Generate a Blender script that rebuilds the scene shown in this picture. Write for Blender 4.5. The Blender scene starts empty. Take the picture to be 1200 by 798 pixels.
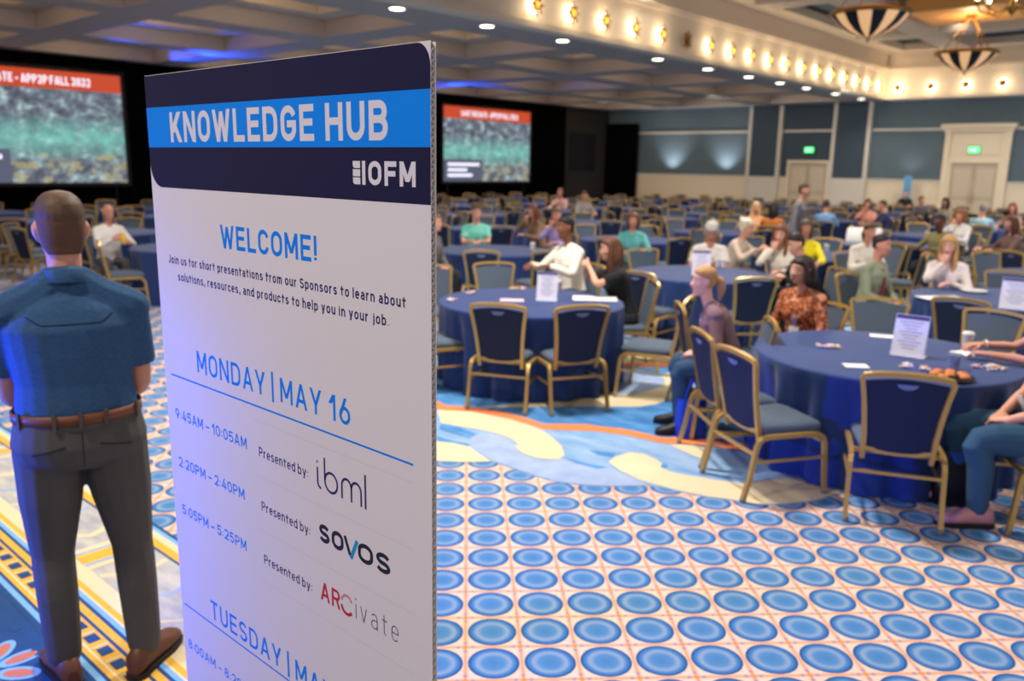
import bpy, math, random
import numpy as np
from mathutils import Vector, Matrix
R = math.radians
C = bpy.context.scene.collection
SC = bpy.context.scene

# ------------------------------------------------------------------ camera, world, lamps, exposure
def make_camera():
    F, TH, RO, A = 967.8, 0.2098, 0.01794, 0.72950
    rot = Matrix.Rotation(A, 3, 'Z')
    rt = rot @ Vector((1, 0, 0))
    fw = rot @ Vector((0, math.cos(TH), -math.sin(TH)))
    dn = rot @ Vector((0, -math.sin(TH), -math.cos(TH)))
    c, s = math.cos(RO), math.sin(RO)
    ir, idn = c * rt - s * dn, s * rt + c * dn
    cam = bpy.data.cameras.new('camera')
    cam.sensor_fit = 'HORIZONTAL'
    cam.sensor_width = 36.0
    cam.lens = F / 1200 * 36
    cam.clip_start, cam.clip_end = 0.05, 200
    cam.dof.use_dof = True
    cam.dof.focus_distance = 1.55
    cam.dof.aperture_fstop = 3.5
    o = bpy.data.objects.new('camera', cam)
    C.objects.link(o)
    m = Matrix((ir, -idn, -fw)).transposed().to_4x4()
    m.translation = Vector((0, 0, 2.0))
    o.matrix_world = m
    SC.camera = o
make_camera()

w = bpy.data.worlds.new('hall_ambient')
SC.world = w
w.use_nodes = True
w.node_tree.nodes['Background'].inputs[0].default_value = (0.98, 0.92, 1.0, 1)
w.node_tree.nodes['Background'].inputs[1].default_value = 0.46

SC.view_settings.view_transform = 'Standard'
SC.view_settings.look = 'None'
SC.view_settings.gamma = 1
SC.view_settings.use_curve_mapping = False
SC.view_settings.exposure = 0.0

def lamp(name, kind, loc, power, col=(1, 1, 1), radius=0.2, aim=None, spot=None, blend=0.6):
    L = bpy.data.lights.new(name, kind)
    L.energy = power
    L.color = col
    L.shadow_soft_size = radius
    if spot:
        L.spot_size = R(spot)
        L.spot_blend = blend
    o = bpy.data.objects.new(name, L)
    C.objects.link(o)
    o.location = loc
    d = (Vector(aim) - Vector(loc)) if aim is not None else Vector((0, 0, -1))
    o.rotation_euler = d.to_track_quat('-Z', 'Y').to_euler()
    return o
WARM = (1.0, 0.80, 0.58)
NEUT = (1.0, 0.93, 0.85)
# unseen hall ceiling lights, plus spots added to brighten the man and far end
for x, y, p in ((-4.4, 5.0, 1050), (1.5, 8.5, 480), (2.2, -2.5, 220), (-3.2, -1.2, 420), (-6.4, 12.7, 900), (0.8, 14.5, 700), (-1.5, 21.0, 900), (-8.4, 3.4, 520), (-7.0, 29.5, 500)):
    lamp('ceiling_fill_lamp', 'SPOT', (x, y, 5.55), p * 1.62, NEUT, 0.35, None, 150, 0.8)
for x in (-15.2, -18.6):  # fill grid without fixtures, added to light the far tables
    for y in (7.0, 13.0, 19.0, 25.0):
        lamp('ceiling_fill_lamp', 'SPOT', (x, y, 4.55), 420, NEUT, 0.2, None, 140, 0.9)
for x in (-21.0, -16.0, -11.0, -6.0, -2.0):  # extra spots with no fitting, added to brighten the end wall
    lamp('wall_fill_lamp', 'SPOT', (x, 28.6, 4.5), 400, NEUT, 0.2, (x, 34.0, 1.4), 110, 0.9)
# blue stage wash: one floor can left of the standing man, cans behind the stage
lamp('stage_wash_lamp', 'SPOT', (-4.5, -1.0, 0.9), 1200, (0.01, 0.08, 1.0), 0.12, (-3.25, 1.05, 0.95), 58, 0.9)
for x, y in ((-22.6, 10.9), (-21.0, 11.1), (-20.0, 8.6), (-22.8, 19.4), (-22.6, 21.0), (-21.4, 20.4)):
    lamp('stage_wash_lamp', 'SPOT', (x, y, 3.9), 130 if x > -20.5 else 300, (0.02, 0.08, 1.0), 0.1, (x + 0.8, y + 0.35, 4.9), 110, 0.9)

# ------------------------------------------------------------------ node and material helpers
def lin(c):
    return tuple(((v / 12.92) if v <= 0.04045 else ((v + 0.055) / 1.055) ** 2.4) for v in c)
MATS = {}
def mat(name, col, rough=0.6, metal=0.0, emit=None, noise=0.0, nscale=20.0, spec=0.4, trans=0.0, sheen=0.0, bump=0.0):
    if name in MATS:
        return MATS[name]
    m = bpy.data.materials.new(name)
    m.use_nodes = True
    nt = m.node_tree
    b = nt.nodes['Principled BSDF']
    c = lin(col)
    b.inputs['Base Color'].default_value = (*c, 1)
    b.inputs['Roughness'].default_value = rough
    b.inputs['Metallic'].default_value = metal
    b.inputs['Specular IOR Level'].default_value = spec
    if trans:
        b.inputs['Transmission Weight'].default_value = trans
    if sheen:
        b.inputs['Sheen Weight'].default_value = sheen
    if emit:
        b.inputs['Emission Color'].default_value = (*lin(emit[0]), 1)
        b.inputs['Emission Strength'].default_value = emit[1]
    if noise or bump:
        tc = nt.nodes.new('ShaderNodeTexCoord')
        nz = nt.nodes.new('ShaderNodeTexNoise')
        nz.inputs['Scale'].default_value = nscale
        nz.inputs['Detail'].default_value = 4
        nt.links.new(tc.outputs['Object'], nz.inputs['Vector'])
        if noise:
            mx = nt.nodes.new('ShaderNodeMix')
            mx.data_type = 'RGBA'
            mx.inputs[6].default_value = (*[v * (1 - noise) for v in c], 1)
            mx.inputs[7].default_value = (*[min(1, v * (1 + noise)) for v in c], 1)
            nt.links.new(nz.outputs['Fac'], mx.inputs[0])
            nt.links.new(mx.outputs[2], b.inputs['Base Color'])
        if bump:
            bp = nt.nodes.new('ShaderNodeBump')
            bp.inputs['Strength'].default_value = bump
            bp.inputs['Distance'].default_value = 0.01
            nt.links.new(nz.outputs['Fac'], bp.inputs['Height'])
            nt.links.new(bp.outputs[0], b.inputs['Normal'])
    MATS[name] = m
    return m

class NB:
    """small node-graph builder"""
    def __init__(s, name, rough=0.8, spec=0.2):
        s.m = bpy.data.materials.new(name)
        s.m.use_nodes = True
        s.nt = s.m.node_tree
        s.b = s.nt.nodes['Principled BSDF']
        s.b.inputs['Roughness'].default_value = rough
        s.b.inputs['Specular IOR Level'].default_value = spec
        MATS[name] = s.m
    def n(s, t):
        return s.nt.nodes.new(t)
    def put(s, sock, v):
        if isinstance(v, bpy.types.NodeSocket):
            s.nt.links.new(v, sock)
        else:
            sock.default_value = v
    def math(s, op, a, b=None, c=None):
        x = s.n('ShaderNodeMath')
        x.operation = op
        for i, v in enumerate((a, b, c)):
            if v is not None:
                s.put(x.inputs[i], v)
        return x.outputs[0]
    def mix(s, f, a, b):
        x = s.n('ShaderNodeMix')
        x.data_type = 'RGBA'
        for i, v in ((0, f), (6, a), (7, b)):
            if isinstance(v, tuple) and len(v) == 3:
                v = (*lin(v), 1)
            s.put(x.inputs[i], v)
        return x.outputs[2]
    def ramp(s, f, stops, interp='LINEAR'):
        x = s.n('ShaderNodeValToRGB')
        x.color_ramp.interpolation = interp
        el = x.color_ramp.elements
        while len(el) < len(stops):
            el.new(0.5)
        for e, (p, c) in zip(el, stops):
            e.position = p
            e.color = (*lin(c), 1)
        s.put(x.inputs[0], f)
        return x.outputs[0]
    def noise(s, vec, scale, detail=3, rough=0.5):
        x = s.n('ShaderNodeTexNoise')
        x.inputs['Scale'].default_value = scale
        x.inputs['Detail'].default_value = detail
        x.inputs['Roughness'].default_value = rough
        if vec is not None:
            s.put(x.inputs['Vector'], vec)
        return x.outputs['Fac']
    def coord(s, loc=(0, 0, 0), rot=(0, 0, 0), scale=(1, 1, 1)):
        tc = s.n('ShaderNodeTexCoord')
        mp = s.n('ShaderNodeMapping')
        mp.inputs['Location'].default_value = loc
        mp.inputs['Rotation'].default_value = rot
        mp.inputs['Scale'].default_value = scale
        s.nt.links.new(tc.outputs['Object'], mp.inputs['Vector'])
        return mp.outputs[0]
    def sep(s, v):
        x = s.n('ShaderNodeSeparateXYZ')
        s.put(x.inputs[0], v)
        return x.outputs
    def base(s, v):
        s.put(s.b.inputs['Base Color'], v)
        return s.m

# ------------------------------------------------------------------ mesh builder
class MB:
    def __init__(s):
        s.v, s.f, s.mi, s.sm = [], [], [], []
        s.cur = 0
        s.smooth = False
    def add(s, vs, fs, smooth=None):
        o = len(s.v)
        s.v += [tuple(p) for p in vs]
        for f in fs:
            s.f.append(tuple(i + o for i in f))
            s.mi.append(s.cur)
            s.sm.append(s.smooth if smooth is None else smooth)
        return s
    def box(s, a, b):
        (x0, y0, z0), (x1, y1, z1) = a, b
        vs = [(x, y, z) for z in (z0, z1) for y in (y0, y1) for x in (x0, x1)]
        return s.add(vs, [(0, 2, 3, 1), (4, 5, 7, 6), (0, 1, 5, 4), (2, 6, 7, 3), (0, 4, 6, 2), (1, 3, 7, 5)], False)
    def cbox(s, c, d, rz=0.0):
        m = Matrix.Rotation(rz, 3, 'Z')
        vs = []
        for z in (-1, 1):
            for y in (-1, 1):
                for x in (-1, 1):
                    q = m @ Vector((x * d[0] / 2, y * d[1] / 2, z * d[2] / 2))
                    vs.append((q.x + c[0], q.y + c[1], q.z + c[2]))
        return s.add(vs, [(0, 2, 3, 1), (4, 5, 7, 6), (0, 1, 5, 4), (2, 6, 7, 3), (0, 4, 6, 2), (1, 3, 7, 5)], False)
    def rbox(s, a, b, r=0.01, n=3):
        """box with its vertical edges and its top and bottom rims rounded"""
        (x0, y0, z0), (x1, y1, z1) = a, b
        r = min(r, (x1 - x0) / 2.01, (y1 - y0) / 2.01, (z1 - z0) / 2.01)
        def ring(ins, z):
            out = []
            for cx, cy, a0 in ((x1 - r, y1 - r, 0), (x0 + r, y1 - r, 90), (x0 + r, y0 + r, 180), (x1 - r, y0 + r, 270)):
                for k in range(n + 1):
                    t = R(a0 + 90 * k / n)
                    out.append((cx + (r - ins) * math.cos(t), cy + (r - ins) * math.sin(t), z))
            return out
        rings = []
        for k in range(n + 1):
            t = R(90 * k / n)
            rings.append(ring(r - r * math.sin(t), z0 + r - r * math.cos(t)))
        for k in range(n + 1):
            t = R(90 * k / n)
            rings.append(ring(r - r * math.cos(t), z1 - r + r * math.sin(t)))
        return s.loft(rings, True, True, smooth=True)
    def loft(s, rings, cap0=True, cap1=True, closed=True, smooth=True):
        o = len(s.v)
        n = len(rings[0])
        fs = []
        vs = [p for r in rings for p in r]
        for i in range(len(rings) - 1):
            for k in range(n if closed else n - 1):
                k2 = (k + 1) % n
                fs.append((i * n + k, i * n + k2, (i + 1) * n + k2, (i + 1) * n + k))
        s.add(vs, fs, smooth)
        if cap0:
            s.add(rings[0], [tuple(range(n))[::-1]], False)
        if cap1:
            s.add(rings[-1], [tuple(range(n))], False)
        return s
    def tube(s, path, r, n=8, sq=False, cap=True, flat=None, smooth=None):
        """sweep along a polyline; r is a number or one per point; sq gives a square section; flat=(a,b) scales the section"""
        P = [Vector(p) for p in path]
        rr = [r] * len(P) if not hasattr(r, '__len__') else r
        rings = []
        up = None
        for i, p in enumerate(P):
            t = (P[min(i + 1, len(P) - 1)] - P[max(i - 1, 0)])
            if t.length < 1e-9:
                t = Vector((0, 0, 1))
            t.normalize()
            if up is None:
                ref = Vector((1, 0, 0)) if abs(t.x) < 0.9 else Vector((0, 1, 0))
                up = t.cross(ref).normalized()
            else:
                up = (up - t * up.dot(t))
                up = up.normalized() if up.length > 1e-6 else t.orthogonal().normalized()
            sd = t.cross(up)
            ring = []
            fa, fb = flat if flat else (1, 1)
            m = 4 if sq else n
            for k in range(m):
                a = 2 * math.pi * (k + (0.5 if sq else 0)) / m
                q = (1.4142 if sq else 1) * rr[i]
                ring.append(p + up * (q * fa * math.cos(a)) + sd * (q * fb * math.sin(a)))
            rings.append(ring)
        return s.loft(rings, cap, cap, smooth=(not sq) if smooth is None else smooth)
    def lathe(s, prof, c=(0, 0, 0), n=24, smooth=True, a0=0.0, a1=360.0):
        full = abs(a1 - a0) >= 360
        m = n if full else n + 1
        rings = []
        for (r, z) in prof:
            rings.append([(c[0] + r * math.cos(R(a0 + (a1 - a0) * k / n)), c[1] + r * math.sin(R(a0 + (a1 - a0) * k / n)), c[2] + z) for k in range(m)])
        return s.loft(rings, False, False, closed=full, smooth=smooth)
    def ball(s, c, r, n=12, m=8):
        rx, ry, rz = (r, r, r) if not hasattr(r, '__len__') else r
        rings = []
        for i in range(m + 1):
            t = math.pi * i / m
            q = max(math.sin(t), 1e-3)
            rings.append([(c[0] + rx * q * math.cos(2 * math.pi * k / n), c[1] + ry * q * math.sin(2 * math.pi * k / n), c[2] - rz * math.cos(t)) for k in range(n)])
        return s.loft(rings, True, True)
    def poly(s, pts, z):
        return s.add([(p[0], p[1], z) for p in pts], [tuple(range(len(pts)))], False)
    def prism(s, pts, z0, z1, smooth=False):
        n = len(pts)
        return s.loft([[(p[0], p[1], z0) for p in pts], [(p[0], p[1], z1) for p in pts]], True, True, smooth=smooth)
    def xf(s, m, start=0):
        for i in range(start, len(s.v)):
            s.v[i] = tuple(m @ Vector(s.v[i]))
        return s
    def mesh(s, name, mats):
        me = bpy.data.meshes.new(name)
        me.from_pydata(s.v, [], s.f)
        for m in (mats if isinstance(mats, (list, tuple)) else [mats]):
            me.materials.append(m)
        me.polygons.foreach_set('material_index', s.mi)
        me.polygons.foreach_set('use_smooth', s.sm)
        me.update()
        return me
    def build(s, name, mats, parent=None):
        o = bpy.data.objects.new(name, s.mesh(name, mats))
        C.objects.link(o)
        if parent is not None:
            o.parent = parent
        return o

def link(name, me, parent=None):
    o = bpy.data.objects.new(name, me)
    C.objects.link(o)
    if parent is not None:
        o.parent = parent
    return o
def tag(o, label=None, cat=None, group=None, kind=None):
    if label: o['label'] = label
    if cat: o['category'] = cat
    if group: o['group'] = group
    if kind: o['kind'] = kind
    return o
def thing(name, label, cat, loc=(0, 0, 0), rz=0.0, group=None):
    o = bpy.data.objects.new(name, None)
    o.empty_display_size = 0.1
    C.objects.link(o)
    o.location = loc
    o.rotation_euler = (0, 0, rz)
    return tag(o, label, cat, group)
def struct(name, mb, mats):
    return tag(mb.build(name, mats), kind='structure')
def copy_tree(o, parent=None, depth=0):
    c = o.copy()
    C.objects.link(c)
    if parent is not None:
        c.parent = parent
    for ch in KIDS.get(o.name, []):
        copy_tree(ch, c, depth + 1)
    return c
KIDS = {}
def note_kids(o):
    KIDS[o.name] = list(o.children)
    for c in o.children:
        note_kids(c)

# ------------------------------------------------------------------ floor: patterned carpet
def carpet_field():
    k = NB('carpet_medallion', 0.9, 0.15)
    g = 0.2322
    v = k.coord()
    x, y, z = k.sep(v)[:3]
    s2 = math.sqrt(0.5)
    u = k.math('DIVIDE', k.math('ADD', k.math('MULTIPLY', k.math('ADD', x, y), s2), -(-2.062 + 2.230) * s2), g)
    t = k.math('DIVIDE', k.math('ADD', k.math('MULTIPLY', k.math('SUBTRACT', y, x), s2), -(2.230 + 2.062) * s2), g)
    fu = k.math('ABSOLUTE', k.math('SUBTRACT', k.math('FRACT', k.math('ADD', u, 0.5)), 0.5))
    ft = k.math('ABSOLUTE', k.math('SUBTRACT', k.math('FRACT', k.math('ADD', t, 0.5)), 0.5))
    r = k.math('SQRT', k.math('ADD', k.math('MULTIPLY', fu, fu), k.math('MULTIPLY', ft, ft)))
    nz = k.noise(k.coord(scale=(1, 1, 1)), 9.0, 4)
    nf = k.noise(k.coord(rot=(0, 0, R(25)), scale=(6, 30, 1)), 4.0, 3)
    rr = k.math('ADD', r, k.math('MULTIPLY', k.math('SUBTRACT', nf, 0.5), 0.03))
    med = k.ramp(rr, [(0.0, (.27, .46, .64)), (.20, (.33, .52, .69)), (.27, (.54, .61, .69)), (.31, (.55, .62, .69)), (.345, (.31, .51, .70)), (.395, (.22, .42, .63)), (.425, (.10, .28, .51)), (.452, (.07, .23, .45))])
    med = k.mix(k.math('MULTIPLY', nf, 0.45), med, (.20, .44, .70))
    # ground between the medallions: cream with orange crossing lines and lilac dots
    mn = k.math('MINIMUM', k.math('SUBTRACT', 0.5, fu), k.math('SUBTRACT', 0.5, ft))
    mxx = k.math('MAXIMUM', k.math('SUBTRACT', 0.5, fu), k.math('SUBTRACT', 0.5, ft))
    gr = k.ramp(mn, [(0.0, (.85, .56, .36)), (.014, (.86, .60, .42)), (.032, (.85, .73, .65)), (.10, (.88, .82, .75)), (.16, (.86, .76, .67)), (.24, (.85, .75, .67))])
    lil = k.math('MULTIPLY', k.math('LESS_THAN', mn, 0.035), k.math('LESS_THAN', k.math('ABSOLUTE', k.math('SUBTRACT', mxx, 0.13)), 0.035))
    gr = k.mix(k.math('MULTIPLY', lil, 0.85), gr, (.52, .46, .68))
    star = k.math('LESS_THAN', k.math('ADD', mn, k.math('MULTIPLY', mxx, 0.6)), 0.05)
    gr = k.mix(star, gr, (.86, .52, .20))
    gr = k.mix(k.math('MULTIPLY', nf, 0.45), gr, (.74, .56, .47))
    inside = k.math('LESS_THAN', r, 0.457)
    return k.base(k.mix(inside, gr, med))
def carpet_tone(name, a, b, scale=3.0, stretch=(1, 1, 1), rot=0.0, lo=0.35, hi=0.65):
    k = NB(name, 0.9, 0.15)
    n = k.noise(k.coord(rot=(0, 0, rot), scale=stretch), scale, 4, 0.6)
    mr = k.n('ShaderNodeMapRange')
    mr.inputs[1].default_value = lo
    mr.inputs[2].default_value = hi
    k.put(mr.inputs[0], n)
    return k.base(k.mix(mr.outputs[0], a, b))
CARPET = [carpet_field(),
    carpet_tone('carpet_pale_blue', (.58, .68, .79), (.42, .58, .74), 2.2, (1, 3, 1), R(20)),
    carpet_tone('carpet_sky_blue', (.36, .57, .77), (.22, .45, .68), 3.0, (1, 3, 1), R(30)),
    mat('carpet_orange', (.90, .50, .27), 0.9, noise=.12, nscale=30),
    mat('carpet_cream', (.84, .77, .62), 0.9, noise=.06, nscale=14),
    carpet_tone('carpet_lavender', (.62, .68, .78), (.54, .62, .75), 5.0),
    mat('carpet_yellow', (.87, .65, .22), 0.9, noise=.15, nscale=30),
    mat('carpet_deep_blue', (.07, .25, .46), 0.9, noise=.2, nscale=12),
    carpet_tone('carpet_marble', (.74, .72, .68), (.60, .60, .63), 4.0, (1, 3, 1), R(-40)),
    mat('carpet_light_blue', (.45, .65, .84), 0.9, noise=.12, nscale=30),
    mat('carpet_rust', (.72, .42, .34), 0.9, noise=.2, nscale=40)]
FIELD, PALE, SKY, ORANGE, CREAM, LAV, YEL, DEEP, MARB, LBLUE, RUST = range(11)
fl = MB()
fl.poly([(-26, -6), (4, -6), (4, 35), (-26, 35)], 0.0)
fl.cur = PALE
E1 = [(-3.946, 3.664), (-3.824, 3.773), (-3.851, 3.974), (-3.681, 3.926), (-3.506, 3.927), (-3.277, 3.924), (-3.087, 3.955), (-2.942, 4.036), (-2.809, 4.148), (-2.672, 4.302), (-2.593, 4.349), (-2.432, 4.370), (-2.286, 4.409), (-2.171, 4.466), (-2.035, 4.498), (-1.891, 4.638), (-1.767, 4.852), (-1.715, 5.063), (-1.716, 5.440), (-1.734, 6.001)]
fl.poly(E1 + [(-1.0, 7.2), (0.6, 9.0), (2.0, 20), (2.0, 33.5), (-23.5, 33.5), (-23.5, 14), (-9.5, 6.6), (-6.2, 4.6)], 0.0015)
def scroll(mi, pts, z):
    fl.cur = mi
    fl.poly(pts, z)
scroll(SKY, [(-5.482, 5.016), (-5.170, 5.792), (-4.264, 5.451), (-3.931, 5.495), (-3.689, 5.777), (-3.638, 5.937), (-3.641, 6.397), (-3.151, 6.582), (-2.614, 5.515), (-2.914, 5.353), (-3.006, 5.346), (-3.068, 5.241), (-3.125, 5.199), (-3.306, 5.190), (-3.464, 5.161), (-3.601, 5.090), (-3.740, 5.009), (-3.860, 4.922), (-3.961, 4.822), (-4.170, 4.846), (-4.331, 4.839), (-4.480, 4.814), (-4.678, 4.760), (-4.873, 4.627), (-5.105, 4.671)], .0025)
scroll(CREAM, [(-4.641, 4.777), (-4.225, 5.643), (-4.190, 5.817), (-3.955, 6.057), (-3.921, 6.384), (-3.921, 6.531), (-4.010, 6.675), (-4.147, 6.848), (-4.137, 7.054), (-4.016, 7.080), (-3.853, 6.914), (-3.731, 6.595), (-3.626, 6.254), (-3.638, 5.937), (-3.689, 5.777), (-4.055, 5.420)], .0035)
scroll(LAV, [(-4.223, 6.092), (-4.355, 6.491), (-4.235, 6.756), (-4.075, 6.779), (-3.926, 6.569), (-3.911, 6.369), (-3.947, 6.045), (-4.087, 5.901)], .0040)
scroll(SKY, [(-4.431, 6.750), (-4.146, 7.352), (-4.016, 7.129), (-4.198, 6.699)], .0032)
scroll(CREAM, [(-5.350, 7.431), (-4.088, 8.443), (-3.747, 7.766), (-4.862, 6.766)], .0035)
scroll(ORANGE, [(-5.431, 7.542), (-4.650, 8.105), (-4.109, 8.483), (-4.048, 8.362), (-4.581, 7.987), (-5.337, 7.413)], .0045)
scroll(ORANGE, [(-4.885, 6.797), (-4.261, 7.446), (-3.783, 7.836), (-3.713, 7.697), (-4.183, 7.314), (-4.796, 6.676)], .0045)
scroll(ORANGE, [(-5.170, 4.681), (-5.045, 4.676), (-4.873, 4.627), (-4.678, 4.760), (-4.480, 4.814), (-4.331, 4.839), (-4.170, 4.846), (-3.961, 4.822), (-3.860, 4.922), (-3.712, 5.060), (-3.601, 5.090), (-3.464, 5.161), (-3.306, 5.190), (-3.125, 5.199), (-3.068, 5.241), (-3.006, 5.346), (-2.914, 5.353), (-2.550, 5.524), (-2.482, 5.384), (-2.860, 5.257), (-2.959, 5.157), (-3.020, 5.097), (-3.163, 5.082), (-3.344, 5.050), (-3.526, 4.987), (-3.614, 4.930), (-3.766, 4.805), (-3.883, 4.718), (-4.072, 4.734), (-4.236, 4.734), (-4.416, 4.703), (-4.602, 4.667), (-4.758, 4.553), (-4.923, 4.456)], .0050)
scroll(LAV, [(-4.064, 4.097), (-4.138, 4.186), (-4.148, 4.278), (-4.112, 4.353), (-4.032, 4.394), (-3.907, 4.370), (-3.765, 4.314), (-3.762, 4.266), (-3.704, 4.220), (-3.621, 4.192), (-3.497, 4.186), (-3.409, 4.219), (-3.377, 4.322), (-3.160, 4.326), (-3.033, 4.406), (-2.864, 4.373), (-2.672, 4.332), (-2.677, 4.291), (-2.813, 4.153), (-2.949, 4.044), (-3.092, 3.965), (-3.282, 3.933), (-3.514, 3.937), (-3.693, 3.938), (-3.880, 4.003)], .0035)
scroll(CREAM, [(-4.825, 4.486), (-4.753, 4.548), (-4.590, 4.655), (-4.403, 4.689), (-4.227, 4.724), (-4.061, 4.721), (-3.853, 4.683), (-3.676, 4.600), (-3.526, 4.508), (-3.395, 4.373), (-3.379, 4.296), (-3.420, 4.232), (-3.503, 4.193), (-3.626, 4.198), (-3.721, 4.236), (-3.765, 4.270), (-3.772, 4.321), (-3.916, 4.381), (-4.060, 4.395), (-4.232, 4.364), (-4.396, 4.317), (-4.551, 4.272)], .0042)
scroll(CREAM, [(-4.327, 3.915), (-4.264, 3.951), (-4.150, 4.011), (-4.017, 4.038), (-3.851, 3.974), (-3.681, 3.926), (-3.795, 3.790), (-3.956, 3.665), (-4.008, 3.626)], .0042)
scroll(CREAM, [(-3.095, 4.483), (-3.124, 4.610), (-3.101, 4.756), (-3.006, 4.795), (-2.895, 4.769), (-2.810, 4.718), (-2.786, 4.657), (-2.691, 4.623), (-2.591, 4.642), (-2.482, 4.685), (-2.400, 4.707), (-2.242, 4.776), (-2.086, 5.075), (-1.886, 5.147), (-1.762, 5.145), (-1.723, 5.085), (-1.772, 4.865), (-1.897, 4.651), (-2.041, 4.511), (-2.176, 4.477), (-2.292, 4.421), (-2.439, 4.383), (-2.601, 4.362), (-2.755, 4.354), (-2.942, 4.406)], .0042)
scroll(CREAM, [(-2.980, 5.096), (-2.878, 5.252), (-2.721, 5.223), (-2.662, 5.006), (-2.740, 5.012)], .0042)
scroll(SKY, [(-4.535, 4.257), (-4.375, 4.296), (-4.165, 4.272), (-4.127, 4.169), (-4.307, 4.158), (-4.456, 4.155)], .0042)
scroll(SKY, [(-3.381, 4.342), (-3.171, 4.360), (-3.041, 4.398), (-3.071, 4.322), (-3.230, 4.302)], .0042)
scroll(SKY, [(-3.350, 4.598), (-3.157, 4.664), (-3.142, 4.580), (-3.241, 4.554)], .0040)
scroll(SKY, [(-2.819, 4.732), (-2.785, 4.743), (-2.749, 4.686), (-2.774, 4.639)], .0046)
scroll(SKY, [(-4.331, 4.022), (-4.180, 4.035), (-4.037, 4.070), (-3.998, 4.031), (-4.145, 4.002), (-4.245, 3.942)], .0046)
# aisle border on the other side of the sign: stripes that run along the hall
def stripe(mi, y0, y1, x0=-26, x1=-1.6, z=.003):
    scroll(mi, [(x0, y0), (x1, y0), (x1, y1), (x0, y1)], z)
stripe(DEEP, -6, 1.05, z=.0015)
stripe(MARB, 1.42, 1.74)
for mi, a, b in ((DEEP, 1.05, 1.075), (LBLUE, 1.075, 1.10), (DEEP, 1.10, 1.115), (YEL, 1.115, 1.135), (CREAM, 1.135, 1.145), (YEL, 1.145, 1.22), (DEEP, 1.22, 1.235), (YEL, 1.235, 1.268), (DEEP, 1.268, 1.285), (LBLUE, 1.285, 1.308), (CREAM, 1.308, 1.318), (YEL, 1.318, 1.345), (CREAM, 1.345, 1.42),
                 (DEEP, 1.74, 1.755), (YEL, 1.755, 1.80), (CREAM, 1.80, 1.84), (LBLUE, 1.84, 1.865), (DEEP, 1.865, 1.885)):
    stripe(mi, a, b)
for i in range(60):
    x = -9.4 + i * 0.133
    scroll(DEEP, [(x - .034, 1.156), (x + .034, 1.156), (x + .034, 1.206), (x - .034, 1.206)], .0045)
    scroll(CREAM, [(x - .058, 1.149), (x - .046, 1.149), (x - .046, 1.213), (x - .058, 1.213)], .0045)
for x in (-8.25, -6.2, -4.17, -2.1):
    for mi, a, b in ((CREAM, -.13, .13), (YEL, -.05, .05), (LAV, -.085, -.06), (LAV, .06, .085)):
        scroll(mi, [(x + a, 1.42), (x + b, 1.42), (x + b, 1.74), (x + a, 1.74)], .0042 if mi == CREAM else .0052)
rf = random.Random(4)
for i in range(26):
    a = -8.0 + i * .31 + rf.uniform(-.03, .03)
    q = rf.uniform(.02, .05)
    for a0, a1, y0, y1 in ((0, .12, 1.43, 1.58), (.12, .06, 1.58, 1.73)):
        scroll(CREAM if i % 2 else LAV, [(a + a0, y0), (a + a0 + q, y0), (a + a1 + q, y1), (a + a1, y1)], .0035 + .0001 * (i % 4))
def oval(cx, cy, rx, ry, rot=0.0, n=20):
    return [(cx + rx * math.cos(t) * math.cos(rot) - ry * math.sin(t) * math.sin(rot), cy + rx * math.cos(t) * math.sin(rot) + ry * math.sin(t) * math.cos(rot)) for t in [2 * math.pi * k / n for k in range(n)]]
for ix in range(9):
    for iy in range(4):
        cx, cy = -6.6 + ix * .52, .78 - iy * .52
        for k in range(8):
            t = k * math.pi / 4
            px, py = cx + .15 * math.cos(t), cy + .15 * math.sin(t)
            scroll(LBLUE, oval(px, py, .085, .045, t), .0025)
            scroll(RUST, oval(px, py, .060, .028, t), .0035)
        scroll(LBLUE, oval(cx, cy, .06, .06), .0025)
        scroll(DEEP, oval(cx, cy, .04, .04), .0035)
for ix in range(18):
    for iy in range(3):
        scroll(DEEP, oval(-6.6 + .26 + ix * .26, .99 - iy * .52, .035, .025), .003)
# low pile ends of the weave: the far aisle keeps the same medallions as the near field
struct('floor', fl, CARPET)

# ------------------------------------------------------------------ walls
M_WALLBLUE = mat('wall_fabric_teal', (.31, .365, .40), .85, noise=.08, nscale=3)
M_WALLDARK = mat('wall_fabric_navy', (.20, .255, .30), .85, noise=.1, nscale=3)
M_CREAM = mat('painted_cream', (.80, .74, .64), .6)
M_TRIM = mat('painted_trim', (.74, .71, .66), .5)
M_DIM = mat('wall_dim_grey', (.17, .16, .17), .8)
M_BLACK = mat('black_drape', (.012, .012, .015), .95, spec=.05)
E0, X0 = 34.0, -24.3
wl = MB()
wl.box((X0, E0, 1.68), (2.5, E0 + .2, 6.4))
struct('wall_end', wl, M_WALLBLUE)
wl = MB()
wl.box((X0, E0 - .03, 0), (2.5, E0 + .2, 1.68))
for i in range(22):                         # framed panels of the wainscot
    x = X0 + .5 + i * 1.2
    for a, b, c, d in ((0, .35, .9, .38), (0, 1.5, .9, 1.53)):
        wl.box((x, E0 - .045, b), (x + .9, E0 - .03, d))
    wl.box((x, E0 - .045, .35), (x + .03, E0 - .03, 1.53))
    wl.box((x + .87, E0 - .045, .35), (x + .9, E0 - .03, 1.53))
struct('trim_1', wl, M_CREAM)
wl = MB()
wl.box((X0, E0 - .07, 1.64), (2.5, E0, 1.71))
wl.box((X0, E0 - .05, 3.52), (2.5, E0, 3.60))
wl.box((X0, E0 - .08, 0), (2.5, E0, .16))
struct('trim_2', wl, M_TRIM)
wl = MB()                                    # the two flat pilasters clad in dark fabric
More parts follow.
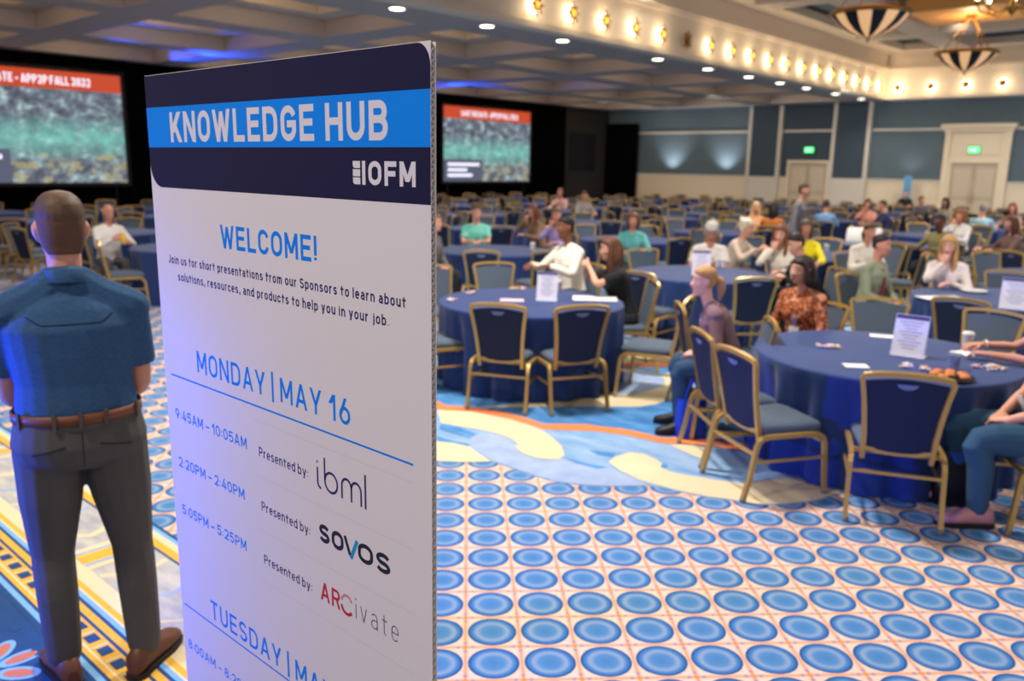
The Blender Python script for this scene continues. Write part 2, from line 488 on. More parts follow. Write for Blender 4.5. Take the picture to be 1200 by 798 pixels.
for a, b in ((-16.8, -15.46), (-13.2, -11.85)):
    wl.box((a, E0 - .16, 1.7), (b, E0, 4.62))
    wl.cur = 1
    wl.box((a - .07, E0 - .2, 0), (a + .07, E0, 4.62))
    wl.box((b - .07, E0 - .2, 0), (b + .07, E0, 4.62))
    wl.box((a, E0 - .15, 0), (b, E0, 1.7))
    wl.cur = 0
struct('trim_3', wl, [M_WALLDARK, M_TRIM])
wl = MB()
wl.box((-15.4, E0 - .02, 1.7), (-13.27, E0, 4.62))
struct('trim_4', wl, M_WALLDARK)
wl = MB()
wl.box((X0 - .2, -6, 0), (X0, E0, 6.4))
struct('wall_left', wl, M_DIM)
wl = MB()
wl.box((X0, 30.9, 1.75), (X0 + .05, 32.9, 3.5))
struct('trim_5', wl, mat('panel_night_blue', (.05, .06, .10), .8))

def double_door(n, xc, wd, ht, grand):
    y = E0 - .03
    d = MB()
    for s in (-1, 1):
        a, b = (xc - wd / 2, xc - .01) if s < 0 else (xc + .01, xc + wd / 2)
        d.box((a, y - .06, .02), (b, y - .01, ht))
        for z0, z1 in ((.25, 1.0), (1.15, ht - .2)):
            d.cur = 1
            d.box((a + .1, y - .075, z0), (b - .1, y - .06, z1))
            d.cur = 0
    o = struct('door_%d' % n, d, [mat('door_beige', (.66, .60, .52), .5), mat('door_beige_panel', (.70, .64, .56), .5)])
    f = MB()
    t = .1 if not grand else .13
    f.box((xc - wd / 2 - t, y - .13, 0), (xc - wd / 2, y, ht + t))
    f.box((xc + wd / 2, y - .13, 0), (xc + wd / 2 + t, y, ht + t))
    f.box((xc - wd / 2, y - .13, ht), (xc + wd / 2, y, ht + t))
    if grand:
        f.box((xc - wd / 2 - .32, y - .16, 0), (xc - wd / 2 - .12, y, 3.5))
        f.box((xc + wd / 2 + .12, y - .16, 0), (xc + wd / 2 + .32, y, 3.5))
        f.box((xc - wd / 2 - .12, y - .08, ht + t), (xc + wd / 2 + .12, y, 3.5))
        f.box((xc - wd / 2 + .05, y - .11, ht + .3), (xc + wd / 2 - .05, y - .08, 3.3))
        f.box((xc - wd / 2 - .36, y - .22, 3.45), (xc + wd / 2 + .36, y, 3.58))
        f.box((xc - wd / 2 - .46, y - .32, 3.58), (xc + wd / 2 + .46, y, 3.72))
    f.build('door_frame', M_CREAM, o)
    h = MB()
    for s in (-1, 1):
        h.tube([(xc + s * .08, y - .07, .95), (xc + s * .08, y - .12, .97), (xc + s * .08, y - .12, 1.18), (xc + s * .08, y - .07, 1.2)], .012)
    h.build('door_handle', mat('door_brass', (.75, .6, .3), .3, 1.0), o)
double_door(1, -8.0, 1.52, 2.34, True)
double_door(2, -14.16, 1.58, 2.28, False)

# ------------------------------------------------------------------ ceilings
M_CEIL = mat('ceiling_plaster', (.66, .62, .60), .8)
M_COFFER = mat('ceiling_coffer', (.80, .72, .60), .8)
M_BULK = mat('bulkhead_plaster', (.86, .80, .72), .7)
SOF = 4.62
def grid_beams(mb, xs, ys, x0, x1, y0, y1, wx, wy, z0, z1):
    for x in xs:
        mb.box((x - wx / 2, y0, z0), (x + wx / 2, y1, z1))
    ed = sorted(xs)
    for y in ys:
        cuts = [x0] + [v for x in ed for v in (x - wx / 2, x + wx / 2)] + [x1]
        for a, b in zip(cuts[::2], cuts[1::2]):
            if b > a:
                mb.box((a, y - wy / 2, z0), (b, y + wy / 2, z1))
c = MB()
XS, YS = (-16.1, -20.3), (3.1, 7.4, 11.7, 16.0, 20.3, 24.6, 28.9)
c.box((-12.6, -6, SOF), (-11.46, 34, SOF + .35))
c.box((-24.3, -6, SOF), (-23.7, 34, SOF + .35))
c.box((-23.7, 33.0, SOF), (-12.6, 34, SOF + .35))
grid_beams(c, XS, YS, -23.7, -12.6, -6, 33.0, .9, .9, SOF, SOF + .35)
c.cur = 1
c.box((-24.3, -6, SOF + .62), (-11.46, 34, SOF + .7))
c.cur = 2
xc = [-12.6, -15.65, -16.55, -19.85, -20.75, -23.7]
yc = [-6, 2.65] + [v for y in YS for v in (y - .45, y + .45)][1:] + [33.0]
for i in range(0, 6, 2):                     # inner steps of every coffer
    xa, xb = xc[i + 1], xc[i]
    for j in range(0, len(yc) - 1, 2):
        ya, yb = yc[j], yc[j + 1]
        if yb - ya < 1:
            continue
        s = .55
        c.box((xa, ya, SOF + .35), (xb, ya + s, SOF + .62))
        c.box((xa, yb - s, SOF + .35), (xb, yb, SOF + .62))
        c.box((xa, ya + s, SOF + .35), (xa + s, yb - s, SOF + .62))
        c.box((xb - s, ya + s, SOF + .35), (xb, yb - s, SOF + .62))
struct('ceiling', c, [M_CEIL, M_COFFER, mat('ceiling_step', (.74, .68, .62), .8)])
for i in range(3):
    x = (-14.1, -18.2, -22.2)[i]
    for y in (5.2, 9.5, 13.8, 18.1, 22.4, 26.7, 31.0):
        lamp('coffer_lamp', 'POINT', (x + .5, y - .5, SOF + .40), 42, (1.0, .74, .42), .12)
b = MB()                                     # bulkhead faces with cornice lines
b.box((-11.45, -6, SOF + .001), (-11.2, 33.45, 6.6))
b.box((-11.199, -6, SOF), (-11.1, 33.1, SOF + .12))
b.box((-11.2, -6, 5.60), (-11.12, 33.12, 5.66))
b.box((-11.2, -6, 5.66), (-11.06, 33.06, 5.74))
b.box((-11.2, 33.2, SOF + .001), (2.5, 33.45, 6.6))
b.box((-11.199, 33.1, SOF), (2.5, 33.199, SOF + .12))
b.box((-11.12, 33.12, 5.60), (2.5, 33.2, 5.66))
b.box((-11.06, 33.06, 5.66), (2.5, 33.2, 5.74))
b.box((-11.2, 33.451, SOF), (2.5, 33.99, SOF + .15))
struct('trim_6', b, M_BULK)
t = MB()
TX, TY = (-8.5, -4.3, -0.1), (-.2, 6.95, 14.1, 21.25, 28.4)
t.box((-11.2, -6, 6.25), (-10.5, 33.2, 6.5))
grid_beams(t, TX, TY, -10.5, 2.5, -6, 32.5, .8, .8, 6.1, 6.55)
t.box((-10.5, 32.5, 6.25), (2.5, 33.2, 6.5))
t.cur = 1
t.box((-11.3, -6, 6.56), (2.5, 34, 6.66))
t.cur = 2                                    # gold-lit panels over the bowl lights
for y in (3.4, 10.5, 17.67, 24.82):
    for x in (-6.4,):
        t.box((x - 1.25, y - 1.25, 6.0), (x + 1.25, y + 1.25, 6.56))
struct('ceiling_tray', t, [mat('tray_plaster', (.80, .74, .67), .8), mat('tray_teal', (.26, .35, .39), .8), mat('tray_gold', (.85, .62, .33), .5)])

# ------------------------------------------------------------------ stroke lettering
def arc(cx, cy, rx, ry, a0, a1, n=10):
    return [(cx + rx * math.cos(R(a0 + (a1 - a0) * k / n)), cy + ry * math.sin(R(a0 + (a1 - a0) * k / n))) for k in range(n + 1)]
H7 = .70
def _oo(w, t, c=.5, r=.36):
    """rounded-rectangle ring of width 1 from height c-t/2 to c+t/2"""
    lo, hi = c - t / 2, c + t / 2
    return arc(.5, hi - r, .5, r, 0, 180) + arc(.5, lo + r, .5, r, 180, 360) + [(1, hi - r)]
GL = {  # glyph: (width relative to cap height, strokes); y 0..1 is the cap height
 'A': (.68, [[(0, 0), (.5, 1), (1, 0)], [(.2, .28), (.8, .28)]]),
 'B': (.62, [[(0, 0), (0, 1)], [(.0, 1), (.55, 1)] + arc(.58, .77, .36, .23, 90, -90) + [(.1, .54)], arc(.58, .27, .42, .27, 90, -90) + [(0, 0)]]),
 'C': (.62, [arc(.5, .68, .5, .32, 10, 180) + arc(.5, .32, .5, .32, 180, 350)]),
 'D': (.64, [[(0, 0), (0, 1), (.45, 1)] + arc(.5, .65, .5, .35, 90, 0) + arc(.5, .35, .5, .35, 0, -90) + [(0, 0)]]),
 'E': (.54, [[(1, 1), (0, 1), (0, 0), (1, 0)], [(0, .52), (.88, .52)]]),
 'F': (.54, [[(1, 1), (0, 1), (0, 0)], [(0, .5), (.88, .5)]]),
 'G': (.64, [arc(.5, .68, .5, .32, 15, 180) + arc(.5, .32, .5, .32, 180, 360) + [(1, .48), (.55, .48)]]),
 'H': (.64, [[(0, 0), (0, 1)], [(1, 0), (1, 1)], [(0, .52), (1, .52)]]),
 'I': (0, [[(.5, 0), (.5, 1)]]),
 'J': (.42, [[(1, 1), (1, .28)] + arc(.5, .28, .5, .28, 0, -170)]),
 'K': (.64, [[(0, 0), (0, 1)], [(.95, 1), (.05, .38)], [(.32, .56), (1, 0)]]),
 'L': (.50, [[(0, 1), (0, 0), (1, 0)]]),
 'M': (.76, [[(0, 0), (0, 1), (.5, .25), (1, 1), (1, 0)]]),
 'N': (.66, [[(0, 0), (0, 1), (1, 0), (1, 1)]]),
 'O': (.64, [arc(.5, .66, .5, .34, 0, 180) + arc(.5, .34, .5, .34, 180, 360) + [(1, .66)]]),
 'P': (.58, [[(0, 0), (0, 1)], [(0, 1), (.55, 1)] + arc(.58, .73, .42, .27, 90, -90) + [(.05, .46)]]),
 'R': (.60, [[(0, 0), (0, 1)], [(0, 1), (.55, 1)] + arc(.58, .74, .42, .26, 90, -90) + [(.05, .48)], [(.55, .48), (1, 0)]]),
 'S': (.58, [arc(.5, .75, .48, .25, 20, 270, 14) + arc(.5, .25, .5, .25, 90, -160, 14)]),
 'T': (.58, [[(0, 1), (1, 1)], [(.5, 1), (.5, 0)]]),
 'U': (.62, [[(0, 1), (0, .33)] + arc(.5, .33, .5, .33, 180, 360) + [(1, 1)]]),
 'V': (.64, [[(0, 1), (.5, 0), (1, 1)]]),
 'W': (.98, [[(0, 1), (.26, 0), (.5, .92), (.74, 0), (1, 1)]]),
 'Y': (.64, [[(0, 1), (.5, .42), (1, 1)], [(.5, .42), (.5, 0)]]),
 'X': (.62, [[(0, 0), (1, 1)], [(0, 1), (1, 0)]]),
 'a': (.48, [arc(.5, .48, .45, .22, 150, 0) + [(.98, 0)], [(.98, .40), (.5, .40)] + arc(.5, .20, .48, .20, 90, 270) + [(.75, .02), (.98, .14)]]),
 'b': (.50, [[(0, 1), (0, 0)], arc(.5, .45, .5, .25, 160, 0) + arc(.5, .25, .5, .25, 0, -160)]),
 'c': (.46, [arc(.5, .45, .5, .25, 10, 180) + arc(.5, .25, .5, .25, 180, 350)]),
 'd': (.50, [[(1, 1), (1, 0)], arc(.5, .45, .5, .25, 20, 180) + arc(.5, .25, .5, .25, 180, 340)]),
 'e': (.48, [[(.05, .36), (.98, .36)], arc(.5, .45, .5, .25, -15, 180) + arc(.5, .25, .5, .25, 180, 320)]),
 'f': (.34, [arc(.8, .80, .45, .2, 90, 180) + [(.35, 0)], [(0, .68), (.95, .68)]]),
 'h': (.48, [[(0, 1), (0, 0)], arc(.5, .45, .5, .25, 170, 0) + [(1, 0)]]),
 'i': (0, [[(.5, 0), (.5, .68)], [(.5, .88), (.5, 1)]]),
 'j': (.16, [[(1, .68), (1, -.12)] + arc(.2, -.12, .8, .12, 0, -90), [(1, .88), (1, 1)]]),
 'l': (0, [[(.5, 0), (.5, 1)]]),
 'm': (.80, [[(0, .7), (0, 0)], arc(.25, .45, .25, .25, 170, 0) + [(.5, 0)], arc(.75, .45, .25, .25, 170, 0) + [(1, 0)]]),
 'n': (.48, [[(0, .7), (0, 0)], arc(.5, .45, .5, .25, 170, 0) + [(1, 0)]]),
 'o': (.50, [arc(.5, .45, .5, .25, 0, 180) + arc(.5, .25, .5, .25, 180, 360) + [(1, .45)]]),
 'p': (.50, [[(0, .7), (0, -.25)], arc(.5, .45, .5, .25, 160, 0) + arc(.5, .25, .5, .25, 0, -160)]),
 'r': (.30, [[(0, .7), (0, 0)], arc(.9, .40, .9, .30, 170, 80)]),
 's': (.44, [arc(.5, .525, .48, .175, 20, 270, 12) + arc(.5, .175, .5, .175, 90, -160, 12)]),
 't': (.34, [[(.4, .92), (.4, .2)] + arc(.8, .2, .4, .2, 180, 270), [(0, .68), (1, .68)]]),
 'u': (.48, [[(0, .7), (0, .25)] + arc(.5, .25, .5, .25, 190, 350), [(1, .7), (1, 0)]]),
 'v': (.48, [[(0, .7), (.5, 0), (1, .7)]]),
 'y': (.50, [[(0, .7), (.5, .02)], [(1, .7), (.42, -.2), (.1, -.25)]]),
 '0': (.56, [arc(.5, .66, .5, .34, 0, 180) + arc(.5, .34, .5, .34, 180, 360) + [(1, .66)]]),
 '1': (.30, [[(0, .74), (.9, 1), (.9, 0)]]),
 '2': (.56, [arc(.5, .70, .5, .30, 165, 0) + [(.9, .52), (0, 0), (1, 0)]]),
 '4': (.60, [[(.75, 0), (.75, .62)], [(.6, 1), (0, .22), (1, .22)]]),
 '5': (.56, [[(.95, 1), (.1, 1), (.05, .52)] + arc(.5, .31, .5, .31, 120, -160, 14)]),
 '6': (.56, [arc(.5, .32, .5, .32, 0, 360, 18), [(.03, .42), (.6, 1)]]),
 '7': (.54, [[(0, 1), (1, 1), (.35, 0)]]),
 '8': (.56, [arc(.5, .77, .43, .23, 0, 360, 18), arc(.5, .27, .5, .27, 0, 360, 18)]),
 '9': (.56, [arc(.5, .68, .5, .32, 0, 360, 18), [(.97, .58), (.4, 0)]]),
 '!': (0, [[(.5, .3), (.5, 1)], [(.5, 0), (.5, .12)]]), '.': (0, [[(.5, 0), (.5, .1)]]), ',': (.08, [[(1, .1), (.3, -.14)]]),
 ':': (0, [[(.5, .08), (.5, .2)], [(.5, .52), (.5, .64)]]), '|': (0, [[(.5, -.16), (.5, 1.16)]]), '-': (.34, [[(0, .4), (1, .4)]]), '–': (.44, [[(0, .4), (1, .4)]]),
}
def ribbon(mb, pts, w, frame, ends=None):
    P = [pts[0]]
    for p in pts[1:]:
        if math.hypot(p[0] - P[-1][0], p[1] - P[-1][1]) > 1e-6:
            P.append(p)
    if len(P) < 2:
        return
    closed = math.hypot(P[0][0] - P[-1][0], P[0][1] - P[-1][1]) < 1e-5 and len(P) > 3
    L, Q = [], []
    for i, p in enumerate(P):
        a = P[i - 1] if i else (P[-2] if closed else None)
        b = P[i + 1] if i < len(P) - 1 else (P[1] if closed else None)
        def nrm(s, e):
            d = math.hypot(e[0] - s[0], e[1] - s[1])
            return (-(e[1] - s[1]) / d, (e[0] - s[0]) / d)
        if a is None:
            n = nrm(p, b)
            k = 1
        elif b is None:
            n = nrm(a, p)
            k = 1
        else:
            n0, n1 = nrm(a, p), nrm(p, b)
            n = (n0[0] + n1[0], n0[1] + n1[1])
            q = math.hypot(*n)
            if q < 1e-3:
                n, k = n0, 1
            else:
                n = (n[0] / q, n[1] / q)
                k = min(1 / max(.25, n[0] * n0[0] + n[1] * n0[1]), 2.2)
        if ends is not None and (a is None or b is None):
            # blunt ends reach the letter's outline; slanting strokes are cut level
            e = (p[0] - b[0], p[1] - b[1]) if a is None else (p[0] - a[0], p[1] - a[1])
            q = math.hypot(*e)
            e = (e[0] / q, e[1] / q)
            if q > ends:
                if abs(e[1]) > .55:
                    t = w / 2 / abs(e[1])
                    p = (p[0], p[1] + math.copysign(w / 2, e[1]))
                    if n[1] != 0:
                        n = (math.copysign(1, n[0]) / abs(e[1]), 0)
                elif abs(e[0]) > .9:
                    p = (p[0] + e[0] * w / 2, p[1] + e[1] * w / 2)
        L.append(frame(p[0] + n[0] * w / 2 * k, p[1] + n[1] * w / 2 * k))
        Q.append(frame(p[0] - n[0] * w / 2 * k, p[1] - n[1] * w / 2 * k))
    n = len(P)
    mb.add(L + Q, [(i, i + 1, n + i + 1, n + i) for i in range(n - 1)], False)
def sharp_split(pts):
    """cut a stroke where it doubles back sharply, so corners stay blunt"""
    out, cur = [], [pts[0]]
    for i in range(1, len(pts) - 1):
        cur.append(pts[i])
        a, b, c = pts[i - 1], pts[i], pts[i + 1]
        u, v = (b[0] - a[0], b[1] - a[1]), (c[0] - b[0], c[1] - b[1])
        lu, lv = math.hypot(*u), math.hypot(*v)
        if lu > 1e-9 and lv > 1e-9 and (u[0] * v[0] + u[1] * v[1]) / lu / lv < -.2:
            out.append(cur)
            cur = [b]
    cur.append(pts[-1])
    return out + [cur]
NSTROKE = [0]
def write(mb, text, x0, x1, z0, cap, w, frame, gap=.13, space=.30):
    """letters with cap height cap and stroke w between x0 and x1, baseline z0"""
    un, seq = 0.0, []
    nst = 0
    for ch in text:
        if ch == ' ':
            un += space
            continue
        seq.append((ch, un, nst))
        un += GL[ch][0] + gap
        nst += 1
    un -= gap
    k = (x1 - x0 - w * nst) / (un * cap) if un > 0 else 1      # horizontal fit; stroke weight stays
    for ch, u, i in seq:
        gx = x0 + u * cap * k + i * w + w / 2
        gw = GL[ch][0] * cap * k
        for st in GL[ch][1]:
            pts = []
            for (a, b) in st:
                pts.append((gx + (a if GL[ch][0] > 0 else 0) * gw, z0 + w / 2 + b * (cap - w)))
            for sub in sharp_split(pts):
                NSTROKE[0] = (NSTROKE[0] + 1) % 7
                ribbon(mb, sub, w, lambda p, q, e=NSTROKE[0] * 1.2e-5: frame(p, q, e), cap * .16)

# ------------------------------------------------------------------ the welcome board
KS = 0.93
def bx(x): return x * KS
def bz(z): return 2.0 + (z - 2.0) * KS
M_WHITE = mat('board_white', (.87, .83, .84), .5, spec=.25)
M_NAVY = mat('print_navy', (.115, .10, .24), .45, spec=.15)
M_BAND = mat('print_band_blue', (.0, .51, .92), .45, spec=.15)
M_LETW = mat('print_white', (.86, .83, .86), .4)
M_LETB = mat('print_blue', (.0, .50, .93), .45, spec=.15)
M_LETN = mat('print_indigo', (.15, .13, .36), .45)
M_DARK = mat('print_dark', (.13, .11, .19), .45)
M_RED = mat('print_red', (.75, .13, .16), .45)
M_PINK = mat('print_pale_red', (.80, .52, .54), .45)
M_GREY = mat('print_grey', (.36, .33, .38), .45)
M_LINE = mat('print_hairline', (.82, .78, .80), .45)
M_AQUA = mat('print_aqua', (.05, .55, .78), .45)
YB = KS
XL, XR, ZT = bx(-2.163), bx(-1.0915), bz(2.2025)
sign = thing('welcome_board', 'tall white corrugated sign board with navy header listing the presentation schedule', 'sign', ((XL + XR) / 2, YB, 0))
sx, sy = sign.location.x, sign.location.y
def loc_frame(dy):
    return lambda x, z, e=0.0: (x - sx, -dy - e, z)
m = MB()
m.box((XL - sx, 0, 0), (XR - sx, .0012, ZT))
m.box((XL - sx, .0108, 0), (XR - sx, .012, ZT))
m.build('facing_sheet', M_WHITE, sign)
m = MB()                                      # fluted core seen on the cut edge
n = int(ZT / .0085)
zz = [ZT * i / n for i in range(n + 1)]
for i in range(n):
    a, b = (.0013, .0107) if i % 2 else (.0107, .0013)
    rg = [(a, zz[i]), (b, zz[i + 1]), (b, zz[i + 1] + .0011), (a, zz[i] + .0011)]
    m.loft([[(x, y, z) for y, z in rg] for x in (XL - sx + .001, XR - sx - .0005)], True, True, smooth=False)
m.build('fluted_core', mat('board_core', (.84, .81, .74), .6), sign)
def flat(mb, pts, dy):
    mb.add([(x - sx, -dy, z) for x, z in pts], [tuple(range(len(pts)))], False)
def rnd(x0, x1, z0, z1, r, bl=False, tr=False, n=8):
    pts = []
    pts += [(x0, z0)] if not bl else [(x0 + r[0] - r[0] * math.cos(t), z0 + r[1] - r[1] * math.sin(t)) for t in [math.pi / 2 * k / n for k in range(n + 1)]]
    pts += [(x1, z0)]
    pts += [(x1, z1)] if not tr else [(x1 - r[0] + r[0] * math.cos(t), z1 - r[1] + r[1] * math.sin(t)) for t in [math.pi / 2 * k / n for k in range(n + 1)]]
    pts += [(x0, z1)]
    return pts
m = MB()
q = rnd(XL, XR, bz(1.9275), ZT, (bx(.058), bx(.060)), bl=True)
q = q[:-2] + [(XR - .032 + .032 * math.cos(t), ZT - .038 + .038 * math.sin(t)) for t in [math.pi / 2 * k / 8 for k in range(9)]] + [(XL, ZT)]
flat(m, q, .0001)
head = m.build('header_print', M_NAVY, sign)
m = MB()
flat(m, [(XL, bz(2.0272)), (XR, bz(2.0272)), (XR, bz(2.1250)), (XL, bz(2.1250))], .00017)
m.build('title_band', M_BAND, head)
def line(name, text, x0, x1, z0, cap, w, mm, gap=.17, par=None, space=.30):
    mb = MB()
    write(mb, text, bx(x0), bx(x1), bz(z0), cap * KS, w * KS, loc_frame(.00025), gap, space)
    return mb.build(name, mm, par or sign)
line('title_lettering', 'KNOWLEDGE HUB', -2.041, -1.206, 2.0395, .0718, .0140, M_LETW, .19, space=.40)
mb = MB()
for k in range(3):
    z = 1.9578 + k * .0153
    flat(mb, rnd(bx(-1.312), bx(-1.2895), bz(z), bz(z + .0132), (.006, .006), bl=(k != 1), tr=False, n=4), .00025)
logo = mb.build('logo_blocks', M_LETW, sign)
line('logo_lettering', 'IOFM', -1.2835, -1.1310, 1.9575, .0445, .0098, M_LETW, .20, logo)
line('welcome_lettering', 'WELCOME!', -1.826, -1.4395, 1.7945, .0550, .0092, M_LETB, .20)
line('intro_lettering', 'Join us for short presentations from our Sponsors to learn about', -2.098, -1.161, 1.7345, .0215, .0036, M_LETN, .24, space=.42)
line('intro_lettering', 'solutions, resources, and products to help you in your job.', -2.052, -1.211, 1.6925, .0215, .0036, M_LETN, .24, space=.42)
line('day_lettering', 'MONDAY | MAY 16', -1.980, -1.339, 1.4625, .0570, .0078, M_LETB, .22)
mb = MB()
flat(mb, [(bx(-2.128), bz(1.4277)), (bx(-1.1435), bz(1.4277)), (bx(-1.1435), bz(1.4322)), (bx(-2.128), bz(1.4322))], .0002)
mb.build('rule', M_LETB, sign)
for z in (1.392, 1.2515, 1.111, .975):
    mb = MB()
    flat(mb, [(bx(-1.72), bz(z)), (bx(-1.143), bz(z)), (bx(-1.143), bz(z + .0018)), (bx(-1.72), bz(z + .0018))], .0001)
    mb.build('hairline', M_LINE, sign)
for t, z, xe in (('9:45AM – 10:05AM', 1.3085, -1.756), ('2:20PM – 2:40PM', 1.1695, -1.779), ('5:05PM – 5:25PM', 1.0295, -1.783)):
    line('time_lettering', t, -2.119, xe, z, .0290, .0043, M_LETB, .20)
    line('presenter_lettering', 'Presented by:', -1.701, -1.499, z - .0035, .0242, .0033, M_LETN, .20)
# first sponsor mark, drawn with round thin strokes
def strokes(name, mm, lst, w, par=None, dy=.00028):
    mb = MB()
    for st in lst:
        ribbon(mb, [(bx(x), bz(z)) for x, z in st], w * KS, loc_frame(dy))
    return mb.build(name, mm, par or sign)
def sarc(cx, cz, rx, rz, a0, a1, n=14):
    return arc(cx, cz, rx, rz, a0, a1, n)
x, z = -1.4625, 1.2935
ib = strokes('sponsor_mark', M_LETN, [
    [(x, z + .048), (x, z + .014)] + sarc(x + .012, z + .014, .012, .013, 180, 270),
    [(x + .027, z + .076), (x + .027, z + .024)], sarc(x + .0495, z + .0235, .0225, .0225, 0, 360, 24),
    [(x + .088, z), (x + .088, z + .026)] + sarc(x + .1045, z + .030, .0165, .0175, 180, 0) + [(x + .121, z)],
    sarc(x + .1375, z + .030, .0165, .0175, 180, 0) + [(x + .154, z)],
    [(x + .1685, z - .001), (x + .1685, z + .0745)]], .0056)
strokes('mark_dot', M_AQUA, [[(x, z + .0575), (x, z + .0635)]], .0062, ib)
# second sponsor mark
z = 1.1665
so = line('sponsor_mark', 'so', -1.4635, -1.3740, z, .0580, .0098, M_DARK, .12)
strokes('sponsor_mark_stroke', M_DARK, [[(-1.3690, z + .0425), (-1.3515, z + .003)]], .0095, so)
strokes('mark_accent', M_AQUA, [[(-1.3490, z - .004), (-1.3255, z + .0440)]], .0100, so)
line('sponsor_mark_lettering', 'os', -1.3235, -1.2170, z + .001, .0600, .0098, M_DARK, .12, so)
# third sponsor mark
z = 1.0220
ar = line('sponsor_mark', 'AR', -1.4650, -1.3925, z, .0450, .0068, M_RED, .2)
strokes('mark_accent', M_PINK, [sarc(-1.3675, z + .0250, .019, .020, 25, 170)], .0062, ar)
strokes('mark_accent', M_RED, [sarc(-1.3675, z + .0215, .020, .021, 190, 325)], .0078, ar)
line('sponsor_mark_lettering', 'ivate', -1.3365, -1.1935, z + .004, .0500, .0026, M_GREY, .34, ar)
line('day_lettering', 'TUESDAY | MAY 17', -1.990, -1.330, .7600, .0560, .0078, M_LETB, .22)
mb = MB()
flat(mb, [(bx(-2.146), bz(.7395)), (bx(-1.1435), bz(.7395)), (bx(-1.1435), bz(.7440)), (bx(-2.146), bz(.7440))], .0002)
mb.build('rule', M_LETB, sign)
line('time_lettering', '8:00AM – 8:20AM', -2.139, -1.780, .6050, .0290, .0043, M_LETB, .20)

# ------------------------------------------------------------------ stage: drapes and projection screens
def curtain(name, label, x0, y0, x1, y1, z1, folds):
    L = math.hypot(x1 - x0, y1 - y0)
    tx, ty = (x1 - x0) / L, (y1 - y0) / L
    pts = []
    n = folds * 6
    for side in (0, 1):
        seq = range(n + 1) if side == 0 else range(n, -1, -1)
        for i in seq:
            d = L * i / n
            off = .05 * math.sin(2 * math.pi * folds * i / n) + (.02 if side else 0)
            pts.append((x0 + tx * d - ty * off, y0 + ty * d + tx * off))
    mb = MB()
    mb.prism(pts, 0.0, z1, True)
    return tag(mb.build(name, M_BLACK), label, 'curtain')
curtain('stage_drape', 'long black pleated drape behind both projection screens', -24.12, -2, -24.12, 30.4, 4.60, 110)
curtain('stage_drape', 'narrow black drape standing in the far corner beside the blue wall', -24.25, 33.7, -22.4, 33.7, 4.0, 8)
def slide_material():
    k = NB('projected_slide', 0.9, 0.0)
    v = k.coord()
    x, y, z = k.sep(v)[:3]
    n1 = k.noise(k.coord(scale=(1, 1.2, 1.8)), 2.2, 5, .7)
    n2 = k.noise(k.coord(loc=(3, 5, 1), scale=(1, 1.2, 1.6)), 2.6, 4, .6)
    pic = k.ramp(n1, [(.30, (.20, .21, .26)), (.44, (.36, .38, .44)), (.53, (.46, .50, .55)), (.60, (.60, .70, .70)), (.68, (.82, .86, .92))])
    mid = k.math('SUBTRACT', 1.0, k.math('MULTIPLY', k.math('ABSOLUTE', k.math('SUBTRACT', z, 1.15)), 1.6))
    pic = k.mix(k.math('MULTIPLY', k.math('MAXIMUM', mid, 0), k.math('MULTIPLY', n2, 1.3)), pic, (.50, .84, .78))
    low = k.math('MULTIPLY', k.math('LESS_THAN', z, .75), k.math('MULTIPLY', k.math('GREATER_THAN', n2, .54), .6))
    pic = k.mix(low, pic, (.72, .68, .48))
    bar = k.math('GREATER_THAN', z, 2.40)
    pic = k.mix(bar, pic, (.80, .30, .18))
    bxm = k.math('MULTIPLY', k.math('LESS_THAN', z, .85), k.math('LESS_THAN', y, 2.2))
    pic = k.mix(bxm, pic, (.36, .38, .46))
    k.base((.02, .02, .02, 1))
    k.put(k.b.inputs['Emission Color'], pic)
    k.b.inputs['Emission Strength'].default_value = 1.0
    return k.m
M_SLIDE = slide_material()
M_SLIDETXT = mat('slide_lettering', (.9, .9, .95), .9, emit=((.88, .90, .98), 1.15))
M_SCRFR = mat('screen_border', (.01, .01, .012), .7)
def screen(y0, label):
    W, Hh, z0, X = 5.10, 2.86, 1.32, -23.86
    s = thing('projection_screen', label, 'projection screen', (X, y0, z0))
    f = MB()
    for a, b in (((-.08, -.1, -.1), (.04, W + .1, 0)), ((-.08, -.1, Hh), (.04, W + .1, Hh + .1)), ((-.08, -.1, 0), (.04, 0, Hh)), ((-.08, W, 0), (.04, W + .1, Hh))):
        f.box(a, b)
    f.build('border', M_SCRFR, s)
    p = MB()
    p.box((-.05, 0, 0), (.0, W, Hh))
    p.build('picture', M_SLIDE, s)
    fr = lambda u, v, e=0.0: (.012 + e, u, v)
    t = MB()
    write(t, 'SAVE THE DATE - APP2P FALL 2022', .95, 4.30, 2.51, .21, .034, fr, .2)
    for k, (a, b) in enumerate(((.25, 2.0), (.25, 1.3), (.25, 1.6))):
        zz = .60 - k * .21
        t.add([fr(a, zz), fr(b, zz), fr(b, zz + .11), fr(a, zz + .11)], [(0, 1, 2, 3)], False)
    t.build('slide_lettering', M_SLIDETXT, s)
    g = MB()
    for yy in (.3, W - .3):
        g.tube([(-.06, yy, -z0), (-.06, yy, -.1)], .03, 8)
        g.tube([(-.12, yy, -z0 + .03), (.55, yy, -z0 + .03)], .03, 8)
    g.build('stand', M_SCRFR, s)
screen(5.25, 'large projection screen past the man in the blue polo shirt')
screen(22.5, 'projection screen seen just past the cut edge of the welcome board')

